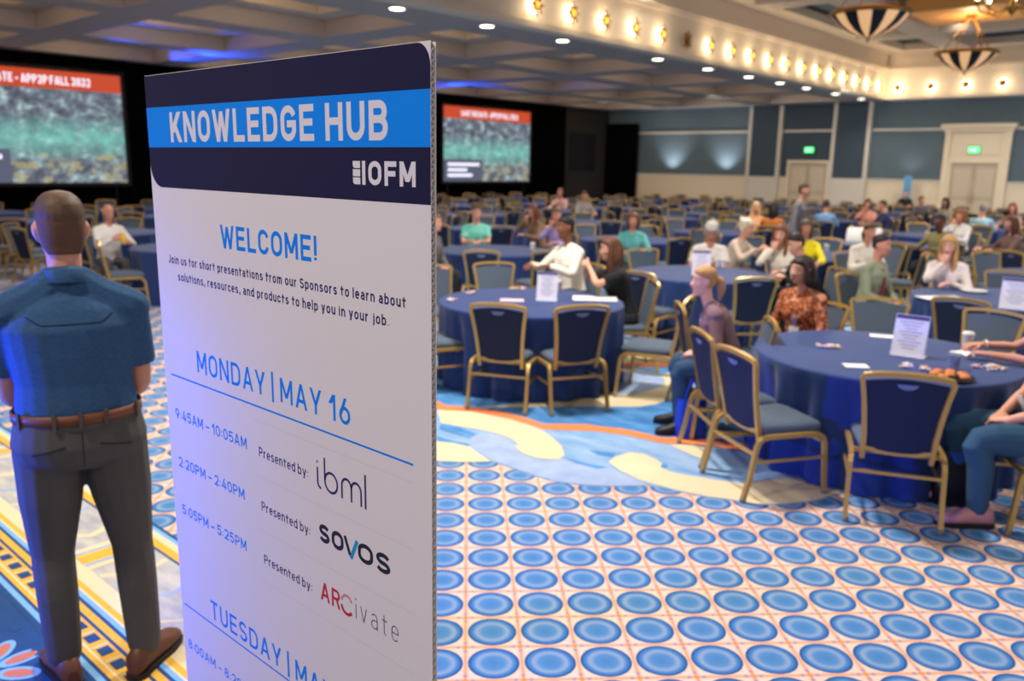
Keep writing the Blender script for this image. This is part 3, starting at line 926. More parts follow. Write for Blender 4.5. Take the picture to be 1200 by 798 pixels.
# ------------------------------------------------------------------ light fittings and exit signs
M_BULB = mat('lit_bulb', (1, .95, .85), .5, emit=((1.0, .90, .72), 12.0))
M_CAN = mat('lit_downlight', (1, .97, .9), .5, emit=((1.0, .95, .86), 9.0))
M_BRASS = mat('aged_brass', (.66, .50, .24), .35, 1.0)
M_GLASS = mat('bowl_glass', (.80, .66, .50), .4, emit=((1.0, .76, .52), .62))
M_IRON = mat('dark_leading', (.10, .10, .13), .5)
M_EXIT = mat('exit_green', (.1, .8, .4), .5, emit=((.10, .88, .42), 1.6))
def downlight(x, y, z, label, r=.16, p=0):
    o = thing('downlight', label, 'ceiling light', (x, y, z), group='recessed downlights')
    m = MB()
    m.lathe([(r * .82, -.004), (r * 1.15, -.012), (r * 1.2, 0.0)], n=20)
    m.build('trim_ring', M_TRIM, o)
    m = MB()
    m.lathe([(.001, -.010), (r * .5, -.008), (r * .85, -.003)], n=20)
    m.build('lens', M_CAN, o)
    if p:
        lamp('downlight_beam', 'SPOT', (x, y, z - .05), p, NEUT, .12, None, 130, .8)
ORD = ['nearest', 'second', 'third', 'fourth', 'fifth', 'sixth', 'seventh', 'eighth', 'ninth', 'tenth', 'eleventh', 'twelfth', 'thirteenth', 'fourteenth', 'fifteenth', 'sixteenth', 'seventeenth', 'eighteenth', 'nineteenth', 'twentieth']
for i, y in enumerate((9.98, 12.25, 14.6, 18.4, 20.9, 23.3, 25.4, 27.4, 29.9, 32.4)):
    downlight(-11.75, y, SOF, 'lit recessed downlight under the long bulkhead, %s of the row from the camera' % ORD[i], p=170)
for i, (x, y) in enumerate(((-7.5, 25.6), (-7.5, 28.0), (-5.3, 22.0))):
    downlight(x, y, 6.56, ('lit downlight in the teal panel beside the larger bowl light', 'second lit downlight past the larger bowl light, nearer the smaller bowl', 'lit downlight in the teal panel above the candle chandelier')[i], .17, 60)
downlight(-10.8, 16.6, 6.25, 'lit downlight on the tray edge above the row of wall stars', .16, 40)

def sconce(x, y, z, nx, ny, label, lit=True):
    o = thing('star_sconce', label, 'wall light', (x, y, z), math.atan2(ny, nx) - math.pi / 2, group='star wall lights on the bulkhead')
    m = MB()                                   # eight-rayed gilt star standing off the wall
    pts = []
    for k in range(16):
        t = math.pi * k / 8
        rr = .235 if k % 2 == 0 else .105
        pts.append((rr * math.sin(t), rr * math.cos(t)))
    ring0 = [(a, .10, b) for a, b in pts]
    ring1 = [(a, .125, b) for a, b in pts]
    m.loft([ring0, ring1], True, False, smooth=False)
    m.add(ring1 + [(0, .175, 0)], [(k, (k + 1) % 16, 16) for k in range(16)], False)
    m.build('star', M_BRASS, o)
    m = MB()
    m.lathe([(.075, 0), (.075, .02), (.03, .035), (.03, .10)], n=14)
    m.xf(Matrix.Rotation(-math.pi / 2, 4, 'X'))
    m.build('backplate', M_BRASS, o)
    m = MB()
    m.lathe([(.13 + .032 * math.cos(R(q)), .055 + .032 * math.sin(R(q))) for q in range(0, 361, 45)], n=24)
    m.xf(Matrix.Rotation(-math.pi / 2, 4, 'X'))
    m.build('bulb', M_BULB if lit else M_TRIM, o)
    if lit:
        lamp('sconce_glow', 'POINT', (x + nx * .28, y + ny * .28, z), 9, (1.0, .80, .52), .10)
for i in range(18):
    y = 12.95 + i * 1.142
    if i == 5:
        sconce(-11.2, y, 5.05, 1, 0, 'unlit gilt star light, the only dark one in the row along the bulkhead', False)
    else:
        sconce(-11.2, y, 5.05, 1, 0, 'lit gilt star light on the long bulkhead, %s of the row from the camera' % ORD[i])
for i, x in enumerate((-10.72, -9.58, -8.43, -7.29)):
    sconce(x, 33.2, 5.03, 0, -1, 'lit gilt star light on the end bulkhead, %s from the corner' % ('first', 'second', 'third', 'fourth')[i])

def bowl_light(x, y, label):
    o = thing('bowl_chandelier', label, 'chandelier', (x, y, 4.60), group='striped bowl chandeliers')
    Rr, n = .70, 16
    prof = [(.03, 0), (.20, .04), (.40, .13), (.57, .26), (Rr, .42)]
    g, d = MB(), MB()
    for k in range(n):
        mb = g if k % 2 == 0 else d
        mb.lathe(prof, n=4, a0=k * 360 / n, a1=(k + 1) * 360 / n)
    g.build('lit_panel', M_GLASS, o)
    d.build('dark_panel', M_IRON, o)
    r = MB()
    r.lathe([(Rr - .02, .42), (Rr + .06, .42), (Rr + .08, .46), (Rr + .05, .50), (Rr - .03, .50), (Rr - .02, .42)], n=32)
    r.build('rim', M_BRASS, o)
    f = MB()
    f.lathe([(.001, -.09), (.035, -.06), (.02, -.03), (.06, 0), (.03, .03)], n=12)
    f.build('finial', M_BRASS, o)
    s = MB()
    for k in range(4):
        t = math.pi * (k + .5) / 2
        s.tube([(Rr * .95 * math.cos(t), Rr * .95 * math.sin(t), .48), (.05 * math.cos(t), .05 * math.sin(t), 1.38)], .012, 6)
    s.lathe([(.12, 1.36), (.14, 1.40), (.001, 1.41)], n=16)
    s.build('hanger', M_BRASS, o)
    lamp('bowl_glow', 'POINT', (x, y, 5.55), 60, (1.0, .72, .40), .25)
    lamp('bowl_glow', 'SPOT', (x, y, 4.45), 260, WARM, .3, None, 160, .8)
bowl_light(-6.4, 17.67, 'larger striped glass bowl chandelier under the gold ceiling panel')
bowl_light(-6.4, 24.82, 'smaller, more distant striped glass bowl chandelier')
o = thing('candle_chandelier', 'brass candle-bulb chandelier cut off by the edge of the ceiling view', 'chandelier', (-3.75, 17.0, 4.7))
m = MB()
m.lathe([(.03, .0), (.09, .06), (.05, .14), (.03, .3), (.07, .4), (.02, .5), (.02, 1.3)], n=14)
m.build('stem', M_BRASS, o)
for k in range(8):
    t = math.pi * k / 4 + .2
    c, s = math.cos(t), math.sin(t)
    m = MB()
    m.tube([(.05 * c, .05 * s, .12), (.3 * c, .3 * s, .0), (.5 * c, .5 * s, .08), (.55 * c, .55 * s, .22)], .014, 6)
    m.lathe([(.02, .20), (.06, .24), (.02, .26)], (.55 * c, .55 * s, 0), 10)
    a = m.build('arm', M_BRASS, o)
    m = MB()
    m.lathe([(.001, .26), (.03, .27), (.045, .33), (.02, .40), (.001, .45)], (.55 * c, .55 * s, 0), 10)
    m.build('candle_bulb', M_BULB, a)
for x, z, lab in ((-14.16, 2.80, 'green lit exit sign above the plain double doors'), (-8.08, 2.81, 'green lit exit sign on the grand door surround')):
    o = thing('exit_sign', lab, 'exit sign', (x, E0 - .16, z))
    m = MB()
    m.box((-.21, 0, -.13), (.21, .13, .13))
    m.build('housing', mat('exit_housing', (.2, .35, .28), .5), o)
    m = MB()
    m.box((-.19, -.012, -.11), (.19, 0, .11))
    m.build('lit_face', M_EXIT, o)
    m = MB()
    write(m, 'EXIT', -.14, .14, -.065, .13, .026, lambda u, v, e=0.0: (u, -.014 - e, v), .22)
    m.build('lettering', mat('exit_lettering', (.8, 1, .9), .5, emit=((.75, 1.0, .85), 1.6)), o)
# soft wall washers standing behind the far tables
for x in (-20.6, -17.9, -10.2, -5.6):
    lamp('wall_washer', 'SPOT', (x, E0 - .60, 1.72), 190 if x < -15 else 25, (.92, .96, 1.0), .06, (x, E0 - .02, 3.0), 95, 1.0)

# ------------------------------------------------------------------ tables
M_CLOTH = mat('navy_tablecloth', (.11, .21, .42), .75, noise=.06, nscale=8, spec=.25, sheen=.15)
M_WOOD = mat('table_board', (.5, .4, .3), .6)
def cloth_mesh(seed, n=180):
    rg = random.Random(seed)
    Rt, H = .86, .755
    nf = rg.randint(17, 20)
    ph = [rg.uniform(0, 6.28) for _ in range(3)]
    rings = [[(Rt * f * math.cos(2 * math.pi * k / n), Rt * f * math.sin(2 * math.pi * k / n), H) for k in range(n)] for f in (.02, .5, .97)]
    for z, e, amp in ((H - .004, .003, 0), (H - .015, .006, 0), (H - .06, .0, .008), (H - .16, -.012, .022), (H - .34, -.022, .036), (H - .55, -.026, .044), (.012, -.024, .050)):
        ring = []
        for k in range(n):
            t = 2 * math.pi * k / n
            q = math.sin(nf * t + ph[0] + .7 * math.sin(2 * t + ph[1]))
            f = amp * (q + .35 * math.sin(2 * nf * t + ph[2])) * (.75 + .25 * math.sin(3 * t + ph[1]))
            rr = Rt - .002 + e + f
            ring.append((rr * math.cos(t), rr * math.sin(t), z))
        rings.append(ring)
    m = MB()
    m.loft(rings, True, False)
    return m.mesh('tablecloth', M_CLOTH)
CLOTHS = [cloth_mesh(s) for s in (1, 2, 3)]
def table_mesh():
    m = MB()
    m.lathe([(.001, .715), (.845, .715), (.85, .725), (.85, .745), (.845, .75), (.001, .75)], n=40)
    m.lathe([(.04, .03), (.04, .715)], n=12)
    for k in range(4):
        t = math.pi * k / 2 + .4
        m.tube([(0, 0, .05), (.55 * math.cos(t), .55 * math.sin(t), .02)], .018, 6)
    return m.mesh('banquet_table', M_WOOD)
TBL = table_mesh()
TABLES = []
def table(x, y, label, near):
    o = link('banquet_table', TBL)
    o.location = (x, y, 0)
    o.rotation_euler = (0, 0, (x * 7.3 + y * 3.1) % 6.28)
    tag(o, label, 'table', 'round banquet tables')
    link('tablecloth', CLOTHS[len(TABLES) % 3], o)
    TABLES.append((x, y))
    return o

# ------------------------------------------------------------------ banquet chairs
M_GOLD = mat('chair_gold', (.76, .62, .35), .34, .6, spec=.5)
M_SEAT = mat('chair_seat_fabric', (.31, .36, .42), .85, noise=.12, nscale=120)
M_BACKF = mat('chair_back_navy', (.06, .11, .23), .8, noise=.1, nscale=120)
M_TAB = mat('handle_pad', (.40, .46, .60), .7)
def bk(u, zt):
    """point on the tilted back plane: u sideways, zt height above the floor"""
    return (u, -.215 - (zt - .45) * .20, zt)
def back_half(zt):
    k = (zt - .40) / .48
    return .185 + .015 * k + .040 * max(0, k) ** 2.2
def chair_parts():
    p = {}
    m = MB()                                     # padded seat
    ol = []
    for (a, b, x, y) in ((.22, .22, 1, 1), (.20, .22, -1, 1), (.20, .2, -1, -1), (.20, .2, 1, -1)):
        pass
    def outline(ins, n=6):
        hw0, hw1, yb, yf, r = .205 - ins, .232 - ins, -.215 + ins, .235 - ins, .06
        pts = []
        for cx, cy, a0 in ((hw1 - r, yf - r, 0), (-hw1 + r, yf - r, 90), (-hw0 + r, yb + r, 180), (hw0 - r, yb + r, 270)):
            for k in range(n + 1):
                t = R(a0 + 90 * k / n)
                pts.append((cx + r * math.cos(t), cy + r * math.sin(t)))
        return pts
    rings = [[(x, y, z) for x, y in outline(i)] for z, i in ((.395, .02), (.40, .004), (.445, 0), (.462, .012), (.474, .04), (.480, .09))]
    m.loft(rings)
    p['seat'] = (m, [M_SEAT])
    m = MB()                                     # upholstered back, paler on the sitting side
    zs = [.435, .50, .60, .70, .80, .845]
    def side(off):
        out = []
        for zt in zs:
            hw = back_half(zt) - .018
            b = bk(0, zt)
            out.append([(hw * u, b[1] + off * (1 - .55 * u * u) , zt + (.022 * (1 - u * u) if zt == zs[-1] else (-.02 * (1 - u * u) if zt == zs[0] else 0))) for u in [-1 + 2 * k / 8 for k in range(9)]])
        return out
    f, bb = side(.022), side(-.012)
    m.loft(f, False, False, closed=False)
    m.cur = 1
    m.loft([r[::-1] for r in bb], False, False, closed=False)
    for r0, r1 in ((f, bb),):
        edge = lambda g: [g[0][k] for k in range(9)] + [g[i][8] for i in range(1, 6)] + [g[5][k] for k in range(7, -1, -1)] + [g[i][0] for i in range(4, 0, -1)]
        m.loft([edge(f), edge(bb)], False, False)
    p['backrest'] = (m, [M_SEAT, M_BACKF])
    m = MB()                                     # gold back frame with a crowned top rail
    pts = []
    for zt in (.36, .44, .52, .60, .68, .76, .82, .858):
        pts.append(bk(-back_half(zt), zt))
    top = [bk(-back_half(.862) * math.cos(t), .868 + .030 * math.sin(t)) for t in [math.pi * (k + 1) / 10 for k in range(9)]]
    path = pts + top + [(-a, b, c) for a, b, c in reversed(pts)]
    m.tube(path, .0135, sq=True, flat=(1, 1))
    m.tube([bk(-back_half(.43), .43), bk(-.09, .412), bk(0, .408), bk(.09, .412), bk(back_half(.43), .43)], .0125, sq=True)
    p['back_frame'] = (m, [M_GOLD])
    m = MB()
    q = [(.055 * math.cos(t), .842 - .032 * math.sin(t)) for t in [math.pi * k / 8 for k in range(9)]]
    m.loft([[(u, bk(0, z)[1] - .0155, z) for u, z in q], [(u, bk(0, z)[1] - .020, z) for u, z in q]])
    p['handle_pad'] = (m, [M_TAB])
    for s in (-1, 1):
        m = MB()                                 # front leg bends into the seat rail
        m.tube([(s * .245, -.02, .405), (s * .245, .14, .405), (s * .245, .185, .398), (s * .246, .212, .378), (s * .247, .226, .345), (s * .25, .245, .12), (s * .25, .255, .012)], .0135, sq=True)
        p['leg' if s < 0 else 'leg.b'] = (m, [M_GOLD])
        m = MB()
        m.tube([(s * .245, -.02, .405), (s * .245, -.17, .405), (s * .245, -.215, .398), (s * .246, -.238, .378), (s * .248, -.252, .345), (s * .25, -.285, .16), (s * .252, -.325, .012)], .0135, sq=True)
        p['leg.c' if s < 0 else 'leg.d'] = (m, [M_GOLD])
    m = MB()
    for s in (-1, 1):
        m.tube([(s * .248, -.268, .25), (s * .248, .234, .25)], .008, sq=True)
    m.tube([(-.248, -.262, .30), (.248, -.262, .30)], .009, sq=True)
    m.tube([(-.247, .20, .36), (.247, .20, .36)], .009, sq=True)
    m.tube([(-.24, -.16, .395), (.24, -.16, .395)], .012, sq=True)
    m.tube([(-.24, .12, .39), (.24, .12, .39)], .012, sq=True)
    p['stretcher'] = (m, [M_GOLD])
    m = MB()
    for s in (-1, 1):
        for y in (.255, -.325):
            m.lathe([(.017, .0), (.019, .004), (.017, .03), (.001, .031)], (s * .25, y, 0), 8)
    p['foot_cap'] = (m, [mat('foot_grey', (.45, .42, .36), .6)])
    return p
CP = chair_parts()
CHAIR_ME = {}
for k, (m, ms) in CP.items():
    nm = k.split('.')[0]
    CHAIR_ME[k] = (nm, m.mesh(nm, ms))
def merged_chair():
    mats = [M_SEAT, M_BACKF, M_GOLD, M_TAB]
    a = MB()
    for k, (m, ms) in CP.items():
        if k in ('foot_cap',):
            continue
        o = len(a.v)
        a.v += m.v
        for f, mi, sm in zip(m.f, m.mi, m.sm):
            a.f.append(tuple(i + o for i in f))
            a.mi.append(mats.index(ms[mi]))
            a.sm.append(sm)
    return a, mats
FARCH, FARM = merged_chair()
FAR_ME = FARCH.mesh('banquet_chair', FARM)
NCH = [0]
def chair(x, y, rz, label, near=True, group='banquet chairs'):
    """seat centre at x, y; rz = 0 faces +Y"""
    NCH[0] += 1
    if near:
        o = thing('banquet_chair', label, 'chair', (x, y, 0), rz, group)
        for k, (nm, me) in CHAIR_ME.items():
            link(nm, me, o)
        return o
    o = link('banquet_chair', FAR_ME)
    o.location = (x, y, 0)
    o.rotation_euler = (0, 0, rz)
    return tag(o, label, 'chair', group)

# ------------------------------------------------------------------ people
def V(*a): return Vector(a)
def smooth_path(P, n=3):
    if len(P) < 3:
        return [Vector(p) for p in P]
    P = [Vector(p) for p in P]
    out = []
    for i in range(len(P) - 1):
        p0, p1, p2, p3 = P[max(i - 1, 0)], P[i], P[i + 1], P[min(i + 2, len(P) - 1)]
        for k in range(n):
            t = k / n
            out.append(.5 * ((2 * p1) + (-p0 + p2) * t + (2 * p0 - 5 * p1 + 4 * p2 - p3) * t * t + (-p0 + 3 * p1 - 3 * p2 + p3) * t ** 3))
    return out + [P[-1]]
def lerp_list(r, n):
    out = []
    for i in range(len(r) - 1):
        for k in range(n):
            out.append(r[i] + (r[i + 1] - r[i]) * k / n)
    return out + [r[-1]]
def limb(mb, P, r, n=10, sub=3, round0=True, round1=True):
    """tapering limb with rounded ends"""
    if len(P) < 3:
        P = [P[0], (Vector(P[0]) + Vector(P[1])) / 2, P[1]]
        r = [r[0], (r[0] + r[-1]) / 2, r[-1]]
    pts, rr = smooth_path(P, sub), lerp_list(list(r), sub)
    def capring(p, q, r0):
        d = (p - q).normalized()
        return [(p + d * r0 * math.sin(a), r0 * math.cos(a)) for a in (R(30), R(60), R(85))]
    if round0:
        pre = capring(pts[0], pts[1], rr[0])[::-1]
        pts, rr = [p for p, _ in pre] + pts, [q for _, q in pre] + rr
    if round1:
        post = capring(pts[-1], pts[-2], rr[-1])
        pts, rr = pts + [p for p, _ in post], rr + [q for _, q in post]
    mb.tube(pts, rr, n, smooth=True)
def ell_loft(mb, rings, n=20, pw=2.0):
    """rings: (centre, side vector, front vector) with lengths as radii"""
    out = []
    for c, sd, fr in rings:
        out.append([c + sd * (math.copysign(abs(math.cos(t)) ** (2 / pw), math.cos(t))) + fr * (math.copysign(abs(math.sin(t)) ** (2 / pw), math.sin(t))) for t in [2 * math.pi * k / n for k in range(n)]])
    mb.loft(out)
def melt(mb, name, mats, voxel, it=4, fac=.5, parent=None):
    """fuse the pieces of a builder into one continuous skin"""
    src = mb.mesh('melt', mats)
    o = bpy.data.objects.new('melt', src)
    C.objects.link(o)
    rm = o.modifiers.new('r', 'REMESH')
    rm.mode = 'VOXEL'
    rm.voxel_size = voxel
    rm.use_smooth_shade = True
    sm = o.modifiers.new('s', 'SMOOTH')
    sm.iterations = it
    sm.factor = fac
    dg = bpy.context.evaluated_depsgraph_get()
    me = bpy.data.meshes.new_from_object(o.evaluated_get(dg))
    me.name = name
    bpy.data.objects.remove(o)
    bpy.data.meshes.remove(src)
    for p in me.polygons:
        p.use_smooth = True
    me.materials.clear()
    for m in mats:
        me.materials.append(m)
    return link(name, me, parent)
def ik(S, W, a, b, pole):
    S, W = Vector(S), Vector(W)
    d = W - S
    L = min(d.length, (a + b) * .995)
    u = d.normalized()
    x = (a * a - b * b + L * L) / (2 * L)
    h = math.sqrt(max(a * a - x * x, 0))
    p = Vector(pole)
    p = (p - u * p.dot(u))
    p = p.normalized() if p.length > 1e-5 else u.orthogonal().normalized()
    return S + u * x + p * h, S + u * L
def hand(mb, W, d, nrm, side, curl=35, k=1.0, spread=4):
    """W wrist, d pointing direction, nrm back of the hand, side +1 when the thumb is on d x nrm"""
    d, nrm = Vector(d).normalized(), Vector(nrm)
    nrm = (nrm - d * nrm.dot(d)).normalized()
    s = d.cross(nrm) * side                      # towards the thumb
    W = Vector(W)
    ell_loft(mb, [(W - d * .02 * k, s * .026 * k, nrm * .021 * k), (W + d * .015 * k, s * .031 * k, nrm * .021 * k), (W + d * .05 * k, s * .040 * k, nrm * .018 * k), (W + d * .085 * k, s * .042 * k, nrm * .014 * k), (W + d * .095 * k, s * .036 * k, nrm * .008 * k)], 12)
    for i, (off, ln) in enumerate(((.030, .070), (.010, .080), (-.010, .074), (-.029, .058))):
        p = W + d * .082 * k + s * off * k
        a = R(spread * (1.5 - i))
        fd = (d * math.cos(a) + s * math.sin(a)).normalized()
        pts, cur, ang = [p - d * .02 * k, p], p, R(curl * .4)
        for f in (.45, .32, .25):
            ang += R(curl * .55)
            cur = cur + (fd * math.cos(ang) - nrm * math.sin(ang)) * ln * f * k
            pts.append(cur)
        limb(mb, pts, [.0095 * k, .0095 * k, .0088 * k, .0080 * k, .0068 * k], 8, 2)
    p = W + d * .022 * k + s * .026 * k
    t1 = p + (d * .6 + s * .75 - nrm * .25).normalized() * .038 * k
    t2 = t1 + (d * .85 + s * .35 - nrm * .35).normalized() * .032 * k
    t3 = t2 + (d * .95 + s * .05 - nrm * .3).normalized() * .024 * k
    limb(mb, [p - s * .012 * k, p, t1, t2, t3], [.014 * k, .0135 * k, .0115 * k, .010 * k, .0078 * k], 8, 2)
HEADP = [(-.120, .016, .066, .022), (-.112, .032, .080, .0), (-.092, .047, .086, -.035), (-.060, .058, .087, -.066), (-.020, .066, .088, -.088), (.020, .0715, .090, -.098), (.055, .072, .088, -.100), (.085, .066, .076, -.092), (.105, .052, .055, -.074), (.118, .030, .025, -.045), (.123, .008, .0, -.015)]
class Frame:
    """head frame: origin at the head centre"""
    def __init__(s, o, yaw, nod, tilt):
        s.o = Vector(o)
        s.m = (Matrix.Rotation(R(yaw), 3, 'Z') @ Matrix.Rotation(R(-nod), 3, 'X') @ Matrix.Rotation(R(tilt), 3, 'Y'))
    def __call__(s, x, y, z):
        return s.o + s.m @ Vector((x, y, z))
    def v(s, x, y, z):
        return s.m @ Vector((x, y, z))
def add_head(mb, F, k=1.0, jaw=1.0, ears=True):
    ell_loft(mb, [(F(0, (yf + yb) / 2 * k, z * k), F.v(hw * k * (jaw if z < -.05 else 1), 0, 0), F.v(0, (yf - yb) / 2 * k, 0)) for z, hw, yf, yb in HEADP], 20, 2.15)
    limb(mb, [F(0, .080 * k, .018 * k), F(0, .093 * k, -.004 * k), F(0, .106 * k, -.026 * k)], [.007 * k, .009 * k, .0125 * k], 8)
    for s in (-1, 1):
        limb(mb, [F(s * .012 * k, .090 * k, -.030 * k), F(s * .014 * k, .094 * k, -.031 * k)], [.008 * k, .008 * k], 6)
        limb(mb, [F(s * .016 * k, .080 * k, .036 * k), F(s * .048 * k, .066 * k, .036 * k)], [.010 * k, .009 * k], 6)   # brow
        limb(mb, [F(s * .038 * k, .062 * k, -.022 * k), F(s * .052 * k, .040 * k, -.018 * k)], [.020 * k, .018 * k], 6)  # cheek
        if ears:
            ell_loft(mb, [(F(s * .070 * k, -.012 * k, -.034 * k), F.v(.006 * k, 0, 0), F.v(0, .010 * k, 0)), (F(s * .076 * k, -.014 * k, -.010 * k), F.v(.010 * k, 0, 0), F.v(0, .017 * k, 0)), (F(s * .079 * k, -.016 * k, .014 * k), F.v(.010 * k, 0, 0), F.v(0, .019 * k, 0)), (F(s * .076 * k, -.014 * k, .030 * k), F.v(.006 * k, 0, 0), F.v(0, .010 * k, 0))], 10)
    limb(mb, [F(-.022 * k, .076 * k, -.063 * k), F(0, .086 * k, -.060 * k), F(.022 * k, .076 * k, -.063 * k)], [.008 * k, .011 * k, .008 * k], 8)
    ell_loft(mb, [(F(0, .066 * k, -.112 * k), F.v(.018 * k, 0, 0), F.v(0, .016 * k, 0)), (F(0, .074 * k, -.098 * k), F.v(.024 * k, 0, 0), F.v(0, .018 * k, 0))], 10)
def face_bits(F, parent, k=1.0, lips=(.70, .38, .36), brow=(.22, .15, .10)):
    m = MB()
    for s in (-1, 1):
        m.ball(F(s * .031 * k, .0785 * k, .014 * k), (.013 * k, .013 * k, .0085 * k), 10, 6)
    e = m.build('eyes', mat('eye_white', (.80, .78, .76), .3), parent)
    m = MB()
    for s in (-1, 1):
        m.ball(F(s * .031 * k, .0885 * k, .014 * k), (.0065 * k, .0065 * k, .0065 * k), 8, 6)
    m.build('iris', mat('eye_dark', (.10, .07, .06), .2), e)
    m = MB()
    for s in (-1, 1):
        limb(m, [F(s * .016 * k, .0905 * k, .034 * k), F(s * .032 * k, .0865 * k, .040 * k), F(s * .048 * k, .0745 * k, .036 * k)], [.0038 * k, .0042 * k, .0028 * k], 6)
    m.build('eyebrows', mat('brow_%d%d' % (brow[0] * 100, brow[1] * 100), brow, .8), parent)
    m = MB()
    limb(m, [F(-.023 * k, .0815 * k, -.0625 * k), F(0, .0925 * k, -.0585 * k), F(.023 * k, .0815 * k, -.0625 * k)], [.003 * k, .006 * k, .003 * k], 8)
    limb(m, [F(-.018 * k, .0825 * k, -.0670 * k), F(0, .0915 * k, -.0690 * k), F(.018 * k, .0825 * k, -.0670 * k)], [.003 * k, .006 * k, .003 * k], 8)
    m.build('lips', mat('lips_%d' % (lips[0] * 100), lips, .45), parent)
def add_hair(mb, F, style, k=1.0):
    f = 1.0
    if style == 'stubble':                       # clipped sides and nape under the crop
        ell_loft(mb, [(F(0, (yf + yb) / 2 * k, z * k), F.v(hw * k, 0, 0), F.v(0, (yf - yb) / 2 * k, 0)) for z, hw, yf, yb in [(-.075, .050, -.02, -.083), (-.050, .062, -.004, -.086), (-.015, .0685, .012, -.096), (.025, .0735, .035, -.1035), (.055, .074, .05, -.104), (.080, .068, .05, -.097)]], 20, 2.15)
        return
    if style == 'fade':                          # short crop: only crown and upper sides
        ell_loft(mb, [(F(0, (yf + yb) / 2 * k, z * k), F.v(hw * k, 0, 0), F.v(0, (yf - yb) / 2 * k, 0)) for z, hw, yf, yb in [(.018, .0700, .030, -.098), (.038, .0745, .055, -.1055), (.060, .0770, .080, -.109), (.090, .0710, .082, -.101), (.112, .058, .064, -.084), (.128, .038, .036, -.056), (.134, .010, .0, -.02)]], 20, 2.15)
        return
    def cap(z0=-.045, g=.012, front=.072):
        rows = [(z0, .060 + g, .0, -.078 - g), (-.010, .066 + g, .012, -.092 - g), (.030, .071 + g, front - .03, -.099 - g), (.060, .072 + g, front + .008, -.101 - g), (.090, .066 + g, front + .012, -.094 - g), (.112, .053 + g, .064, -.077 - g), (.128 + g * .4, .034, .034, -.05), (.134 + g * .5, .008, .0, -.015)]
        ell_loft(mb, [(F(0, (yf + yb) / 2 * k, z * k), F.v(hw * k, 0, 0), F.v(0, (yf - yb) / 2 * k, 0)) for z, hw, yf, yb in rows], 20, 2.15)
    if style == 'short':
        cap(-.035, .007, .070)
    elif style == 'curly':
        cap(-.05, .018, .080)
        rg = random.Random(3)
        for i in range(26):
            a, z = rg.uniform(.25, 2.9) + math.pi / 2 * 0 + (math.pi if i % 2 else 0) * .0, rg.uniform(-.05, .12)
            t = rg.uniform(-.4, math.pi + .4) + math.pi
            mb.ball(F(.075 * math.cos(t) * k, (-.015 + .085 * math.sin(t)) * k, z * k), .028 * k, 8, 6)
    elif style in ('bob', 'long', 'longfront'):
        cap(-.05, .014, .078)
        end = -.135 if style == 'bob' else -.30
        for s in (-1, 1):
            limb(mb, [F(s * .070 * k, .020 * k, .065 * k), F(s * .084 * k, .008 * k, -.01 * k), F(s * .086 * k, .004 * k, -.08 * k), F(s * .078 * k, (.0 if style != 'longfront' else .04) * k, end * .8 * k), F(s * .070 * k, (-.01 if style != 'longfront' else .07) * k, end * k)], [.022 * k, .026 * k, .030 * k, .030 * k, .016 * k], 10)
        limb(mb, [F(0, -.085 * k, .05 * k), F(0, -.098 * k, -.03 * k), F(0, -.096 * k, -.11 * k), F(0, -.092 * k, end * k)], [.045 * k, .058 * k, .060 * k, .030 * k], 12)
        for s in (-1, 1):
            limb(mb, [F(s * .05 * k, -.070 * k, .0), F(s * .056 * k, -.072 * k, -.10 * k), F(s * .05 * k, -.075 * k, end * k)], [.040 * k, .046 * k, .022 * k], 10)
    elif style == 'ponytail':
        cap(-.04, .008, .074)
        limb(mb, [F(0, -.100 * k, .03 * k), F(0, -.135 * k, .01 * k), F(0, -.150 * k, -.06 * k), F(0, -.135 * k, -.16 * k)], [.022 * k, .034 * k, .036 * k, .010 * k], 10)
    elif style == 'bun':
        cap(-.04, .008, .074)
        mb.ball(F(0, -.120 * k, .015 * k), .045 * k, 12, 8)
def add_shoe(up, so, A, d, k=1.0, lift=0.0):
    """A: point on the floor under the ankle; d: direction of the toe (flat)"""
    d = Vector((d[0], d[1], 0)).normalized()
    s = Vector((d.y, -d.x, 0))
    A = Vector((A[0], A[1], A[2] if len(A) > 2 else 0))
    z = Vector((0, 0, 1))
    rows = [(-.085, .020, .030, .055), (-.075, .034, .036, .085), (-.04, .038, .040, .105), (.0, .040, .040, .105), (.05, .044, .036, .085), (.11, .050, .030, .060), (.16, .047, .026, .048), (.19, .036, .022, .038), (.205, .014, .018, .028)]
    rings = []
    for y, hw, zc, ht in rows:
        rings.append((A + d * y * k + z * (.018 + (ht - .0) * .5 * k), s * hw * k, z * ht * .52 * k))
    ell_loft(up, rings, 14, 2.4)
    if so is not None:
        o = []
        for y, hw in ((-.092, .022), (-.07, .040), (-.02, .041), (.05, .046), (.11, .053), (.165, .049), (.195, .037), (.210, .014)):
            o.append((y, hw))
        pts = [A + d * y * k + s * hw * k for y, hw in o] + [A + d * y * k - s * hw * k for y, hw in o[::-1]]
        so.loft([[p + z * .002 for p in pts], [p + z * .026 for p in pts]])
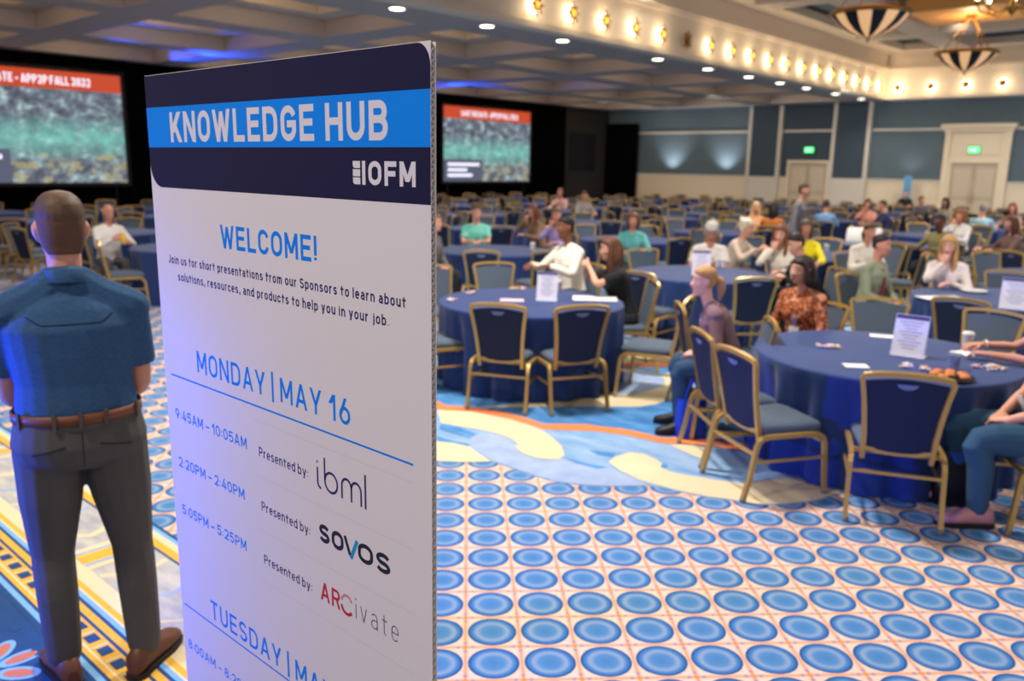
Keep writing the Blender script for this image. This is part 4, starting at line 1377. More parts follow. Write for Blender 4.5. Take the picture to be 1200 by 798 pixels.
def person(x, y, rz, label, skin=(.85, .62, .50), hair=('short', (.25, .17, .11)), top=(.8, .8, .8), legs=(.1, .12, .2), sleeves='long', pose='lap', lean=6, yaw=0, nod=4, tilt=0, k=.955, voxel=.013,
           stand=False, female=False, face=True, shoes=(.12, .10, .10), extra=(), group=None, seat=.462, heavy=1.0, rhand=None, lhand=None, legtwist=0, tuck=None, slope=0.0, top_mat=None, hair_mat=None, feet=None, handk=1.0, lookface=None):
    M_SK = mat('skin_%02d%02d' % (skin[0] * 99, skin[1] * 99), skin, .5, spec=.35, noise=.04, nscale=14)
    M_HR = hair_mat or mat('hair_%02d%02d%02d' % tuple(int(c * 99) for c in hair[1]), hair[1], .6, noise=.25, nscale=60, bump=.3)
    M_TP = top_mat or mat('top_%02d%02d%02d' % tuple(int(c * 99) for c in top), top, .85, noise=.08, nscale=9, bump=.12)
    M_LG = mat('legs_%02d%02d%02d' % tuple(int(c * 99) for c in legs), legs, .85, noise=.1, nscale=12, bump=.12)
    M_SH = mat('shoe_%02d%02d%02d' % tuple(int(c * 99) for c in shoes), shoes, .5)
    fem = .92 if female else 1.0
    hip = V(0, -.03, (.93 if stand else seat + .075)) * k if stand else V(0, -.03, seat + .085)
    ln = R(lean)
    up = V(0, math.sin(ln), math.cos(ln))
    fw = V(0, math.cos(ln), -math.sin(ln))
    sd = V(1, 0, 0)
    Ls = .50 * k                                  # hip to base of the neck
    neck = hip + up * Ls
    sh_w = .178 * k * fem * (1 + (heavy - 1) * .4)
    SHL = {s: neck - up * .055 * k + sd * s * sh_w for s in (-1, 1)}
    head_c = neck + up * .075 * k + V(0, .045 * k, .135 * k)
    F = Frame(head_c, yaw, nod, tilt)
    # torso sections: fraction along the spine, half width, half depth, forward shift
    tor = [(-.17, .100, .085, 0), (-.10, .158, .115, 0), (.0, .172, .122, 0), (.2, .155, .112, .005), (.42, .146, .108, .010), (.62, .160, .116, .012), (.80, .172, .112, .006), (.92, .150, .088, -.006), (1.0, .085, .062, -.006), (1.06, .058, .054, 0)]
    def torso(mb, inf, a, b, bust=0):
        rings = []
        for t, hw, dp, fs in tor:
            if a <= t <= b:
                hv = heavy if t < .85 else 1
                rings.append((hip + up * Ls * t + fw * fs * k, sd * (hw * k * fem * hv + inf), fw * (dp * k * hv * (1.04 if .5 < t < .85 and female else 1) + inf)))
        ell_loft(mb, rings, 22, 2.3)
        for s in (-1, 1):                         # deltoids and trapezius
            if b > .9:
                limb(mb, [neck + sd * s * .035 * k - up * (.005 - slope), neck + sd * s * .10 * k - up * (.030 * k - slope * .45), SHL[s] + up * .004], [.043 * k + inf * 1.25, .047 * k + inf * 1.25, .051 * k + inf], 10)
            if female and bust:
                c = hip + up * Ls * .66 + fw * .085 * k + sd * s * .070 * k
                mb.ball(c, .062 * k + inf * .6, 10, 8)
    # arms
    T = .805
    pp = {'lap': ((-.07, .26, seat + .16), (.07, .24, seat + .16)), 'table': ((-.17, .42, T), (.17, .42, T)), 'tablein': ((-.06, .40, T), (.08, .38, T)), 'chin': ((-.10, .40, T), (.045, .0, 0)), 'down': ((-.30, .02, .78), (.30, .02, .78)),
          'front': ((-.10, .26, .98), (.10, .26, .98)), 'crossed': ((-.10, .22, .80), (.12, .22, .84)), 'eat': ((-.10, .36, T + .02), (.05, .0, 0)), 'reach': ((-.16, .44, T + .12), (.18, .44, T + .10)), 'hold': ((-.06, .33, 1.0), (.06, .33, 1.0))}[pose]
    arms = {}
    for s, w in ((-1, lhand or pp[0]), (1, rhand or pp[1])):
        w = V(*w)
        if pose in ('chin', 'eat') and s == 1 and rhand is None:
            w = F(.045 if pose == 'chin' else .02, .13, -.155)
        e, w = ik(SHL[s], w, .285 * k, .255 * k, V(s * (.75 if not stand else .45), -.35, -.75))
        arms[s] = (SHL[s], e, w)
    # legs
    lg = {}
    for s in (-1, 1):
        h = hip + V(s * .088 * k * (heavy if heavy > 1 else 1), 0.0, -.03 if not stand else -.06)
        if stand:
            ft = (feet or {}).get(s, (s * .12, 0.0, s * 12))
            an = V(ft[0], ft[1], .085 * k)
            kn = (h + an) / 2 + V(s * .012, .025, .03)
            fd = V(math.sin(R(ft[2])), math.cos(R(ft[2])), 0)
        else:
            ft = (feet or {}).get(s)
            a = R(legtwist) + s * .12
            kn = h + V(math.sin(a) * .42, math.cos(a) * .42, -.005) * k
            kn.z = max(kn.z, .50)
            an = V(kn.x + (ft[0] if ft else 0.0), kn.y - .03 + (ft[1] if ft else 0.0), .085)
            fd = V(math.sin(a), math.cos(a), 0)
        lg[s] = (h, kn, an, fd)
    def legs_mesh(mb, inf, upto=1.0):
        for s in (-1, 1):
            h, kn, an, _ = lg[s]
            c = kn + (an - kn) * .35 - (V(0, .02, 0) if stand else V(0, .012, 0))
            e = kn + (an - kn) * upto
            hv = 1 + (heavy - 1) * .7
            limb(mb, [h + (V(0, 0, .03) if stand else V(0, -.02, 0)), h + (kn - h) * .4, kn, c, e], [.092 * k * hv + inf, .082 * k * hv + inf, .060 * k + inf * .9, .056 * k + inf, (.042 * k + inf * (1.4 if stand else .8))], 14, 3)
    # ---- the continuous body
    b = MB()
    torso(b, 0, -.2, 1.1)
    limb(b, [neck - up * .03, neck + up * .045 * k + V(0, .012, 0), F(0, -.022 * k, -.075 * k)], [.058 * k * (.9 if female else 1), .053 * k * (.88 if female else 1), .054 * k * (.88 if female else 1)], 12)
    add_head(b, F, k * (.97 if female else 1.0), .93 if female else 1.0)
    for s in (-1, 1):
        S, e, w = arms[s]
        limb(b, [S, S + (e - S) * .5, e, e + (w - e) * .35, w], [.048 * k * fem, .043 * k * fem, .036 * k * fem, .036 * k * fem, .025 * k * fem], 12)
    legs_mesh(b, 0)
    for s in (-1, 1):
        h, kn, an, fd = lg[s]
        limb(b, [an, an + V(0, 0, -.045), an + fd * .11 + V(0, 0, -.055)], [.038 * k, .036, .028], 8)
    fine = voxel <= .0075
    hb = b if fine else MB()
    for s in (-1, 1):
        S, e, w = arms[s]
        d = (w - e).normalized()
        if pose in ('chin', 'eat') and s == 1 and rhand is None:
            d2, nn, cu = (F.v(-.25, -.25, .95)), F.v(.2, .95, .2), 60
        elif pose in ('table', 'tablein', 'reach') or (pose in ('chin', 'eat') and s == -1):
            d2, nn, cu = V(d.x - s * .1, d.y, 0), V(0, 0, 1), 30
        elif pose == 'lap':
            d2, nn, cu = V(-s * .65, .55, -.12), V(0, .25, 1), 40
        elif pose in ('front', 'hold'):
            d2, nn, cu = V(-s * .7, .5, .1), V(s * .2, .8, .4), 50
        else:
            d2, nn, cu = d, V(s, 0, .1), 35
        hand(hb, w, d2, nn, -s * 1.0, cu, handk * k * fem)
    body = melt(b, 'person', [M_SK], voxel, 3 if voxel < .01 else 4)
    if not fine:                                  # keep the fingers crisp: welded into the wrist of the same mesh
        o = len(body.data.vertices)
        me = body.data
        vs = [v.co[:] for v in me.vertices] + hb.v
        fs = [tuple(p.vertices) for p in me.polygons] + [tuple(i + o for i in f) for f in hb.f]
        nm = bpy.data.meshes.new('person')
        nm.from_pydata(vs, [], fs)
        nm.materials.append(M_SK)
        for p in nm.polygons:
            p.use_smooth = True
        body.data = nm
    body.location = (x, y, 0)
    body.rotation_euler = (0, 0, rz)
    tag(body, label, 'person', group)
    # ---- hair
    if hair[0] == 'fade':
        m = MB()
        add_hair(m, F, 'stubble', k)
        melt(m, 'clipped_hair', [mat('clipped_hair', (.38, .265, .19), .8, noise=.2, nscale=60)], max(.006, voxel * .75), 2, parent=body)
    if hair[0] != 'bald':
        m = MB()
        add_hair(m, F, hair[0], k * (.97 if female else 1.0))
        melt(m, 'hair', [M_HR], max(.007, voxel * .75), 3, parent=body)
    if face:
        face_bits(F, body, k * (.97 if female else 1.0), brow=tuple(c * .7 for c in hair[1]), lips=((.72, .36, .36) if skin[0] > .6 else (.45, .22, .20)))
    # ---- clothes
    m = MB()
    torso(m, .015 * k, tuck if tuck is not None else (-.12 if not stand else -.16), 1.0, bust=1)
    for s in (-1, 1):
        S, e, w = arms[s]
        if sleeves == 'long':
            limb(m, [S, S + (e - S) * .5, e, e + (w - e) * .4, e + (w - e) * .95], [.058 * k, .054 * k, .048 * k, .044 * k, .034 * k], 12, 3, True, False)
        elif sleeves == 'short':
            limb(m, [S, S + (e - S) * .4, S + (e - S) * .72], [.060 * k, .061 * k, .062 * k], 12, 3, True, False)
        else:
            limb(m, [S, S + (e - S) * .12], [.056 * k, .054 * k], 12)
    if slope:
        limb(m, [neck - up * .10, neck - up * .03, neck + up * .035 + V(0, .006, 0)], [.085 * k, .080 * k, .066 * k], 14, 3, True, False)
    top_o = melt(m, 'shirt', [M_TP], voxel, 3, parent=body)
    m = MB()
    torso(m, .018 * k, -.2, .05 if tuck is None else .21)
    legs_mesh(m, .013, .93)
    melt(m, 'trousers', [M_LG], voxel, 3, parent=body)
    for s in (-1, 1):
        up_, so = MB(), MB()
        h, kn, an, fd = lg[s]
        add_shoe(up_, so, (an.x, an.y, 0), fd, k)
        sh = up_.build('shoe', M_SH, body)
        so.build('sole', mat('sole_dark', (.10, .08, .07), .7), sh)
    return dict(body=body, F=F, neck=neck, up=up, fw=fw, arms=arms, hip=hip, k=k, lg=lg, sd=sd, Ls=Ls)
def lanyard(P, col=(.35, .35, .62), card=(.88, .88, .9)):
    n, fw, up, k = P['neck'], P['fw'], P['up'], P['k']
    m = MB()
    for s in (-1, 1):
        limb(m, [n + V(s * .062 * k, -.02, .012), n + fw * .075 * k + V(s * .055 * k, 0, -.045), n + fw * .150 * k - up * .20 * k + V(s * .018, 0, 0), n + fw * .158 * k - up * .27 * k], [.006] * 4, 6)
    o = m.build('lanyard', mat('lanyard_%d' % (col[0] * 100), col, .7), P['body'])
    m = MB()
    c = n + fw * .160 * k - up * .33 * k
    ell_loft(m, [(c - up * .055, V(.045, 0, 0), fw * .004), (c + up * .055, V(.045, 0, 0), fw * .004)], 16, 6)
    m.build('name_badge', mat('badge_card_%d' % (card[0] * 100), card, .4), o)

# ------------------------------------------------------------------ placing tables, chairs and people
def face_to(p, q):
    return math.atan2(q[1] - p[1], q[0] - p[0]) - math.pi / 2
def turn(p, deg):
    """heading of someone at p turned deg from facing the photographer, clockwise seen in the picture"""
    L = math.hypot(*p)
    c, r = (-p[0] / L, -p[1] / L), (p[1] / L, -p[0] / L)
    a = R(deg)
    d = (c[0] * math.cos(a) + r[0] * math.sin(a), c[1] * math.cos(a) + r[1] * math.sin(a))
    return math.atan2(d[1], d[0]) - math.pi / 2
NAMED = [((-1.82, 5.92), 'nearest round navy-clothed table, at the right behind the gold chair'),
         ((-4.97, 5.82), 'round navy-clothed table just past the cut edge of the welcome board'),
         ((-8.38, 8.95), 'navy-clothed table in front of the man in the mint shirt'),
         ((-4.93, 8.92), 'navy-clothed table with a sign card before the white-haired person'),
         ((-1.83, 9.55), 'navy-clothed table at the right with a sign card, behind the nearest table')]
for p, lab in NAMED:
    table(p[0], p[1], lab, True)
COLS = (-1.7, -4.95, -8.2, -11.4, -14.65, -17.9, -21.1)
ROWS = (5.85, 9.0, 12.15, 15.2, 18.2, 21.2, 24.2, 27.2, 30.2)
GRID = []
jr = random.Random(11)
for j, y in enumerate(ROWS):
    for i, x in enumerate(COLS):
        px, py = x + jr.uniform(-.18, .18), y + jr.uniform(-.2, .2)
        if i == 3 and j == 0:
            px, py = -11.45, 5.85
        if (i <= 1 and j == 0) or (i <= 2 and j == 1):
            continue
        hd = math.degrees(math.atan2(px, py)) + 41.8          # heading from the view axis, + to the right
        if hd < -35 or hd > 35.5:
            continue
        am = math.degrees(math.asin(.95 / math.hypot(px, py)))
        if -23.6 + am < hd < -5.6 - am:                     # hidden behind the welcome board
            continue
        if i == 6 and j > 6:
            continue
        GRID.append((i, j, px, py))
for i, j, x, y in GRID:
    table(x, y, 'round navy-clothed table, %s from the right in the %s row back' % ('first second third fourth fifth sixth seventh'.split()[i], 'first second third fourth fifth sixth seventh eighth ninth'.split()[j]), False)

SEATS = []                                                    # taken places
def free(x, y, r=.60):
    return all(math.hypot(x - a, y - b) > r for a, b in SEATS)
def seat_at(x, y, rz, label, near=True):
    SEATS.append((x, y))
    return chair(x, y, rz, label, near)
def back_off(x, y, rz, d):
    return (x + math.sin(rz) * d, y - math.cos(rz) * d)
# chairs that the photograph shows one by one
A1, A2 = NAMED[0][0], NAMED[1][0]
rz = face_to((-1.34, 4.83), A1)
seat_at(-1.34 - math.sin(rz) * .25, 4.83 + math.cos(rz) * .25, rz, 'gold chair with navy back turned to the camera, pushed against the nearest table')
seat_at(-2.14, 4.90, R(-32), 'gold chair seen from its side with grey-blue seat, left of the nearest table')
seat_at(-2.55, 5.25, R(-42), 'navy-backed gold chair standing directly behind the side-on chair at the nearest table')
seat_at(-3.22, 6.12, R(-50), 'gold chair seen edge-on just left of the woman in the mauve cardigan')
seat_at(-2.30, 7.28, face_to((-2.30, 7.28), A1), 'empty chair facing the camera behind the nearest table, below the sage-jacketed man')
seat_at(-1.56, 7.32, face_to((-1.56, 7.32), A1), 'empty chair facing the camera behind the nearest table, right of the acrylic sign')
rz = face_to((-4.57, 4.96), A2)
seat_at(-4.53 - math.sin(rz) * .12, 4.97 + math.cos(rz) * .12, rz, 'navy-backed gold chair at the board-side table, the left one of two seen from behind')
rz = face_to((-4.16, 5.37), A2)
seat_at(-4.10 - math.sin(rz) * .12, 5.34 + math.cos(rz) * .12, rz, 'navy-backed gold chair at the board-side table, the right one of two seen from behind')
seat_at(-3.86, 6.20, face_to((-3.86, 6.20), A2), 'side-on gold chair with grey seat on the right of the board-side table')
seat_at(-5.36, 4.98, face_to((-5.36, 4.98), A2), 'gold chair half hidden by the cut edge of the welcome board')
seat_at(-6.22, 6.72, face_to((-6.22, 6.72), A2), 'empty chair facing the camera across the board-side table')
seat_at(-6.40, 6.10, face_to((-6.40, 6.10), A2), 'empty chair facing the camera, partly behind the board edge, across the board-side table')
for p, dg, lab in (((-11.512, 4.855), 95, 'empty gold chair with a pale seat in front of the bald man in white'), ((-16.044, 4.880), 90, 'gold chair at the left edge of the view behind the shoulder of the blue polo')):
    seat_at(p[0], p[1], turn(p, dg), lab)
A3, A4, A5 = NAMED[2][0], NAMED[3][0], NAMED[4][0]
seat_at(-7.66, 7.98, face_to((-7.66, 7.98), A3), 'dark-backed chair in front of the mint-shirted man, back to the camera')
seat_at(-7.18, 8.50, face_to((-7.18, 8.50), A3), 'dark-backed chair left of the woman in white, back to the camera')
seat_at(-4.90, 7.74, face_to((-4.90, 7.74), A4), 'navy-backed chair right behind the brown-haired woman, at the table with white-haired people')
seat_at(-4.02, 8.20, face_to((-4.02, 8.20), A4), 'navy-backed chair directly behind the blonde ponytailed woman')
seat_at(-6.02, 9.55, face_to((-6.02, 9.55), A4), 'empty chair facing the camera on the left of the white-haired people')
seat_at(-1.87, 8.40, face_to((-1.87, 8.40), A5), 'navy-backed chair behind the empty chairs, pushed into the right-hand sign-card table')
seat_at(-2.02, 10.6, face_to((-2.02, 10.6), A5), 'empty chair facing the camera across the right-hand sign-card table')
seat_at(-1.2, 10.55, face_to((-1.2, 10.55), A5), 'empty chair across the right-hand sign-card table, nearest the edge of the view')

# ------------------------------------------------------------------ the man in the foreground
MX, MY, MRZ, MK = -3.155, 1.12, R(72), 1.062
heather = NB('heather_polo', .9, .15)
hn = heather.noise(heather.coord(scale=(18, 18, 140)), 3.0, 5, .7)
heather.base(heather.mix(hn, (.07, .13, .22), (.29, .44, .60)))
G = person(MX, MY, MRZ, 'man seen from behind in a heather blue polo, grey trousers and brown shoes', skin=(.80, .56, .45), hair=('fade', (.34, .245, .16)), top=(.2, .33, .47), top_mat=heather.m, legs=(.30, .285, .265), sleeves='short', pose='front', lean=0, nod=2, yaw=4,
           k=MK, voxel=.0075, stand=True, shoes=(.36, .20, .11), heavy=1.14, tuck=.17, feet={-1: (-.125, .0, -14), 1: (.155, -.06, 38)}, handk=1.05, rhand=(.10, .22, 1.02), lhand=(-.10, .23, 1.01), slope=.045)
hb, Lk = G['hip'], G['Ls']
gb = G['body']
def ellring(mb, z0, z1, hw, dp, yc, n=40, t=.006, a0=0, a1=360):
    prof = [(0, z0), (t, z0), (t, z1), (0, z1)]
    full = a1 - a0 >= 360
    rings = []
    for q, z in prof + [prof[0]]:
        rings.append([((hw + q) * math.cos(R(a0 + (a1 - a0) * k / n)), yc + (dp + q) * math.sin(R(a0 + (a1 - a0) * k / n)), z) for k in range(n if full else n + 1)])
    mb.loft(rings, False, False, closed=full)
m = MB()
bz0 = hb.z + Lk * .17
W_, D_ = .156 * MK * 1.14 + .021, .112 * MK * 1.14 + .021
ellring(m, bz0, bz0 + .036, W_, D_, hb.y)
belt = m.build('belt', mat('belt_tan', (.45, .25, .13), .5), gb)
m = MB()
m.rbox((-.022, hb.y + D_ - .002, bz0 - .004), (.022, hb.y + D_ + .014, bz0 + .040), .004)
m.build('buckle', M_BRASS, belt)
for a in (210, 248, 270, 292, 330):
    m = MB()
    c, s = math.cos(R(a)), math.sin(R(a))
    m.cbox(((W_ + .010) * c, hb.y + (D_ + .010) * s, bz0 + .016), (.006, .012, .058), math.atan2(s * W_, c * D_))
    m.build('belt_loop', mat('trouser_loop', (.31, .295, .275), .9), gb)
m = MB()                                            # waistband of the trousers below the belt
ellring(m, bz0 - .030, bz0 + .004, W_ - .004, D_ - .004, hb.y, t=.005)
m.build('waistband', mat('trouser_loop', (.31, .295, .275), .9), gb)
nk = G['neck']
m = MB()                                             # folded polo collar
rg = []
for f, z, e in ((1.02, .085, 0), (1.07, .092, 0), (1.16, .080, -.004), (1.34, .040, -.010), (1.32, .036, -.010), (1.16, .060, -.004), (1.02, .080, 0)):
    rg.append([(.062 * MK * f * math.cos(t), nk.y + .014 + e + .062 * MK * f * math.sin(t), nk.z + z - .016 * math.sin(t)) for t in [2 * math.pi * k / 36 for k in range(36)]])
m.loft(rg, False, False)
m.build('collar', heather.m, gb)
from mathutils.bvhtree import BVHTree
def on_back(part, pts):
    """points of a garment's back surface at the given widths and heights"""
    me = [c for c in gb.children if c.name.split('.')[0] == part][0].data
    bv = BVHTree.FromPolygons([v.co[:] for v in me.vertices], [tuple(p.vertices) for p in me.polygons])
    out = []
    for px, pz in pts:
        h = bv.ray_cast(Vector((px, -1.0, pz)), Vector((0, 1, 0)))[0]
        if h is not None:
            out.append(h + Vector((0, -.0005, 0)))
    return out
zs = nk.z - .085                                     # yoke seam across the shoulder blades
pts = [(-.135 + .27 * k / 24, zs + (.028 * max(0, (abs(-.135 + .27 * k / 24) - .095) / .04))) for k in range(25)]
m = MB()
m.tube(on_back('shirt', pts), .0022, 6)
m.build('yoke_seam', mat('polo_seam', (.07, .13, .22), .9), gb)
for s_ in (-1, 1):                                   # welt pockets at the back
    m = MB()
    m.tube(on_back('trousers', [(s_ * (.055 + .013 * k), bz0 - .075 - .003 * k) for k in range(9)]), .0032, 6)
    m.build('pocket_welt', mat('pocket_dark', (.13, .12, .115), .9), gb)
m = MB()
m.tube(on_back('trousers', [(0, bz0 - .03 - .012 * k) for k in range(12)]), .0016, 6)
m.build('seat_seam', mat('pocket_dark', (.13, .12, .115), .9), gb)

# ------------------------------------------------------------------ seated and standing guests
def guest(x, y, deg, label, chair_label=None, near=False, **kw):
    """someone at x, y turned deg from the photographer"""
    rz = turn((x, y), deg)
    if not kw.get('stand'):
        SEATS.append((x, y))
        chair(x, y, rz, chair_label or 'gold chair under the ' + ' '.join(label.split(',')[0].split()[:11]), near)
    else:
        SEATS.append((x, y))
    dist = math.hypot(x, y)
    kw.setdefault('voxel', .010 if dist < 8 else (.013 if dist < 13 else .018))
    kw.setdefault('face', dist < 20)
    return person(x, y, rz, label, **kw)
BR, DK, BL, GY, RD = (.30, .19, .12), (.09, .07, .06), (.74, .56, .34), (.72, .69, .65), (.40, .20, .11)
floral = NB('floral_blouse', .85, .2)
fv = floral.n('ShaderNodeTexVoronoi')
fv.inputs['Scale'].default_value = 22
floral.put(fv.inputs['Vector'], floral.coord())
floral.base(floral.ramp(fv.outputs['Distance'], [(.0, (.85, .45, .22)), (.30, (.72, .36, .18)), (.42, (.25, .13, .09)), (.60, (.66, .40, .28)), (.8, (.80, .56, .44))]))
g = guest(-2.72, 6.70, -28, 'woman in an orange floral blouse looking aside at the nearest table', near=True, female=True, hair=('bob', (.17, .11, .08)), top=(.7, .4, .2), top_mat=floral.m, legs=(.12, .12, .16), skin=(.84, .60, .50), pose='lap', yaw=-22, lean=10, k=.93, sleeves='long')
lanyard(g, (.42, .45, .70))
g = guest(-2.86, 5.66, -82, 'blonde ponytailed woman in a mauve cardigan turned to the left', near=True, female=True, hair=('ponytail', (.70, .52, .32)), top=(.47, .35, .37), legs=(.14, .26, .36), skin=(.88, .66, .56), pose='lap', yaw=4, lean=22, nod=0, k=.93, voxel=.010)
lanyard(g, (.36, .34, .62))
m = MB()
n_, f_, u_ = g['neck'], g['fw'], g['up']
for q, wd in ((0, 1),):
    ell_loft(m, [(n_ + f_ * .098 - u_ * .06, V(.030, 0, 0), f_ * .012), (n_ + f_ * .118 - u_ * .14, V(.062, 0, 0), f_ * .018), (n_ + f_ * .128 - u_ * .28, V(.080, 0, 0), f_ * .020), (n_ + f_ * .120 - u_ * .42, V(.085, 0, 0), f_ * .020)], 16)
m.build('white_blouse', mat('blouse_white', (.86, .84, .84), .8), g['body'])
# cropped woman at the right edge
g = guest(-.72, 5.47, -64, 'seated woman in a dark green top, jeans and pink sneakers, cut off at right', near=True, female=True, hair=('long', BR), top=(.14, .17, .11), legs=(.17, .31, .42), skin=(.86, .62, .52), pose='lap', lean=-2, k=1.08, sleeves='short', voxel=.0075, shoes=(.74, .52, .54), heavy=1.16, yaw=-10, legtwist=4, feet={1: (.0, .02), -1: (-.02, .0)})
m = MB()
m.rbox((-.045, -.003, -.045), (.045, .003, .045), .003)
hp = g['hip']
m.xf(Matrix.Translation(hp + V(.02, .19, .16)) @ Matrix.Rotation(R(-25), 4, 'X') @ Matrix.Rotation(R(20), 4, 'Y'))
m.build('name_badge', mat('badge_card_88', (.88, .88, .90), .4), g['body'])
g = guest(-.90, 6.50, -78, 'person beyond the right edge resting a braceleted forearm on the nearest table', near=True, female=True, hair=('bob', DK), top=(.35, .25, .40), legs=(.1, .1, .14), skin=(.80, .56, .44), pose='table', lean=3, sleeves='none', voxel=.0085)
S_, e_, w_ = g['arms'][1]
m = MB()
dd = (w_ - e_).normalized()
up1 = dd.orthogonal().normalized()
up2 = dd.cross(up1)
c_ = w_ - dd * .035
m.tube([c_ + (up1 * math.cos(t) + up2 * math.sin(t)) * .034 for t in [2 * math.pi * k / 16 for k in range(17)]], .006, 6)
m.build('bracelet', mat('bracelet_silver', (.85, .83, .78), .3, .6), g['body'])
# board-side table
g = guest(-4.62, 6.82, -78, 'brown-haired woman in a black top with raised hands, facing left', near=True, female=True, hair=('long', (.36, .22, .14)), top=(.06, .06, .07), legs=(.08, .08, .1), skin=(.86, .63, .52), pose='hold', lean=15, yaw=0, k=.95, sleeves='short', rhand=(.10, .36, 1.04), lhand=(-.10, .38, 1.06))
g = guest(-5.75, 7.42, -52, 'woman in a white jacket leaning forward behind the board-side table', near=False, female=True, hair=('short', DK), top=(.90, .87, .80), legs=(.2, .2, .22), skin=(.50, .31, .22), pose='reach', lean=8, yaw=-12, k=1.04, seat=.50, voxel=.011)
# table of the mint-shirted man
g = guest(-9.45, 9.65, 2, 'man in a mint shirt facing the camera behind an empty dark chair', hair=('short', (.30, .20, .14)), top=(.46, .80, .72), legs=(.12, .14, .2), skin=(.87, .62, .53), pose='tablein', lean=4, sleeves='short', heavy=1.08)
lanyard(g, (.10, .12, .20))
g = guest(-8.46, 10.55, -20, 'man in a lavender shirt with a hand at his face and a lanyard', hair=('short', (.34, .26, .20)), top=(.68, .60, .80), legs=(.14, .14, .2), skin=(.82, .56, .46), pose='chin', lean=12, sleeves='long')
lanyard(g, (.30, .28, .50))
g = guest(-9.55, 11.35, -55, 'auburn-haired woman in a brown pattern top left of the lavender-shirted man', female=True, hair=('long', RD), top=(.52, .40, .30), legs=(.12, .1, .1), skin=(.86, .62, .50), pose='chin', lean=14)
# table with white-haired people
g = guest(-5.42, 9.98, 4, 'grey-haired person in a white shirt looking down behind a sign card', hair=('curly', GY), top=(.86, .83, .80), legs=(.2, .2, .22), skin=(.78, .52, .42), pose='tablein', lean=22, nod=32, sleeves='short')
g = guest(-5.62, 10.95, 70, 'white-haired person bending over behind the grey-haired one', hair=('curly', (.88, .83, .74)), top=(.84, .76, .68), legs=(.3, .28, .26), skin=(.85, .62, .52), pose='reach', lean=22, nod=10, sleeves='long')
g = guest(-4.38, 9.88, -12, 'long-haired woman in a white sweater with a hand on her cheek', female=True, hair=('longfront', (.46, .28, .18)), top=(.84, .80, .74), legs=(.15, .15, .2), skin=(.88, .65, .55), pose='chin', lean=8, nod=8)
g = guest(-3.72, 9.36, -62, 'dark-haired man in a black jacket bending over his table', hair=('short', DK), top=(.08, .08, .08), legs=(.08, .08, .09), skin=(.84, .60, .52), pose='tablein', lean=26, nod=18)
m = MB()
n_, f_, u_ = g['neck'], g['fw'], g['up']
limb(m, [n_ + V(.07, 0, .0) + f_ * .02, n_ + V(.10, 0, 0) + f_ * .085 - u_ * .08, n_ + V(.10, 0, 0) + f_ * .13 - u_ * .24], [.022, .030, .024], 10)
m.build('pale_scarf', mat('scarf_pale', (.85, .80, .74), .8), g['body'])
# right-hand table
g = guest(-3.02, 9.22, 62, 'man in a sage jacket and red checked shirt turned to the right', hair=('short', (.14, .10, .08)), top=(.52, .54, .44), legs=(.16, .18, .22), skin=(.80, .54, .44), pose='lap', lean=4, yaw=10, sleeves='long')
m = MB()
n_, f_, u_ = g['neck'], g['fw'], g['up']
ell_loft(m, [(n_ + f_ * .088 - u_ * .04, V(.030, 0, 0), f_ * .012), (n_ + f_ * .118 - u_ * .14, V(.050, 0, 0), f_ * .018), (n_ + f_ * .128 - u_ * .30, V(.060, 0, 0), f_ * .020)], 16)
m.build('checked_shirt_front', mat('shirt_maroon', (.42, .16, .20), .85, noise=.4, nscale=50), g['body'])
g = guest(-2.52, 10.14, -10, 'blonde woman in a white blouse sipping at the right-hand sign-card table', female=True, hair=('longfront', BL), top=(.86, .81, .78), legs=(.15, .15, .18), skin=(.90, .68, .58), pose='eat', lean=14, nod=10)
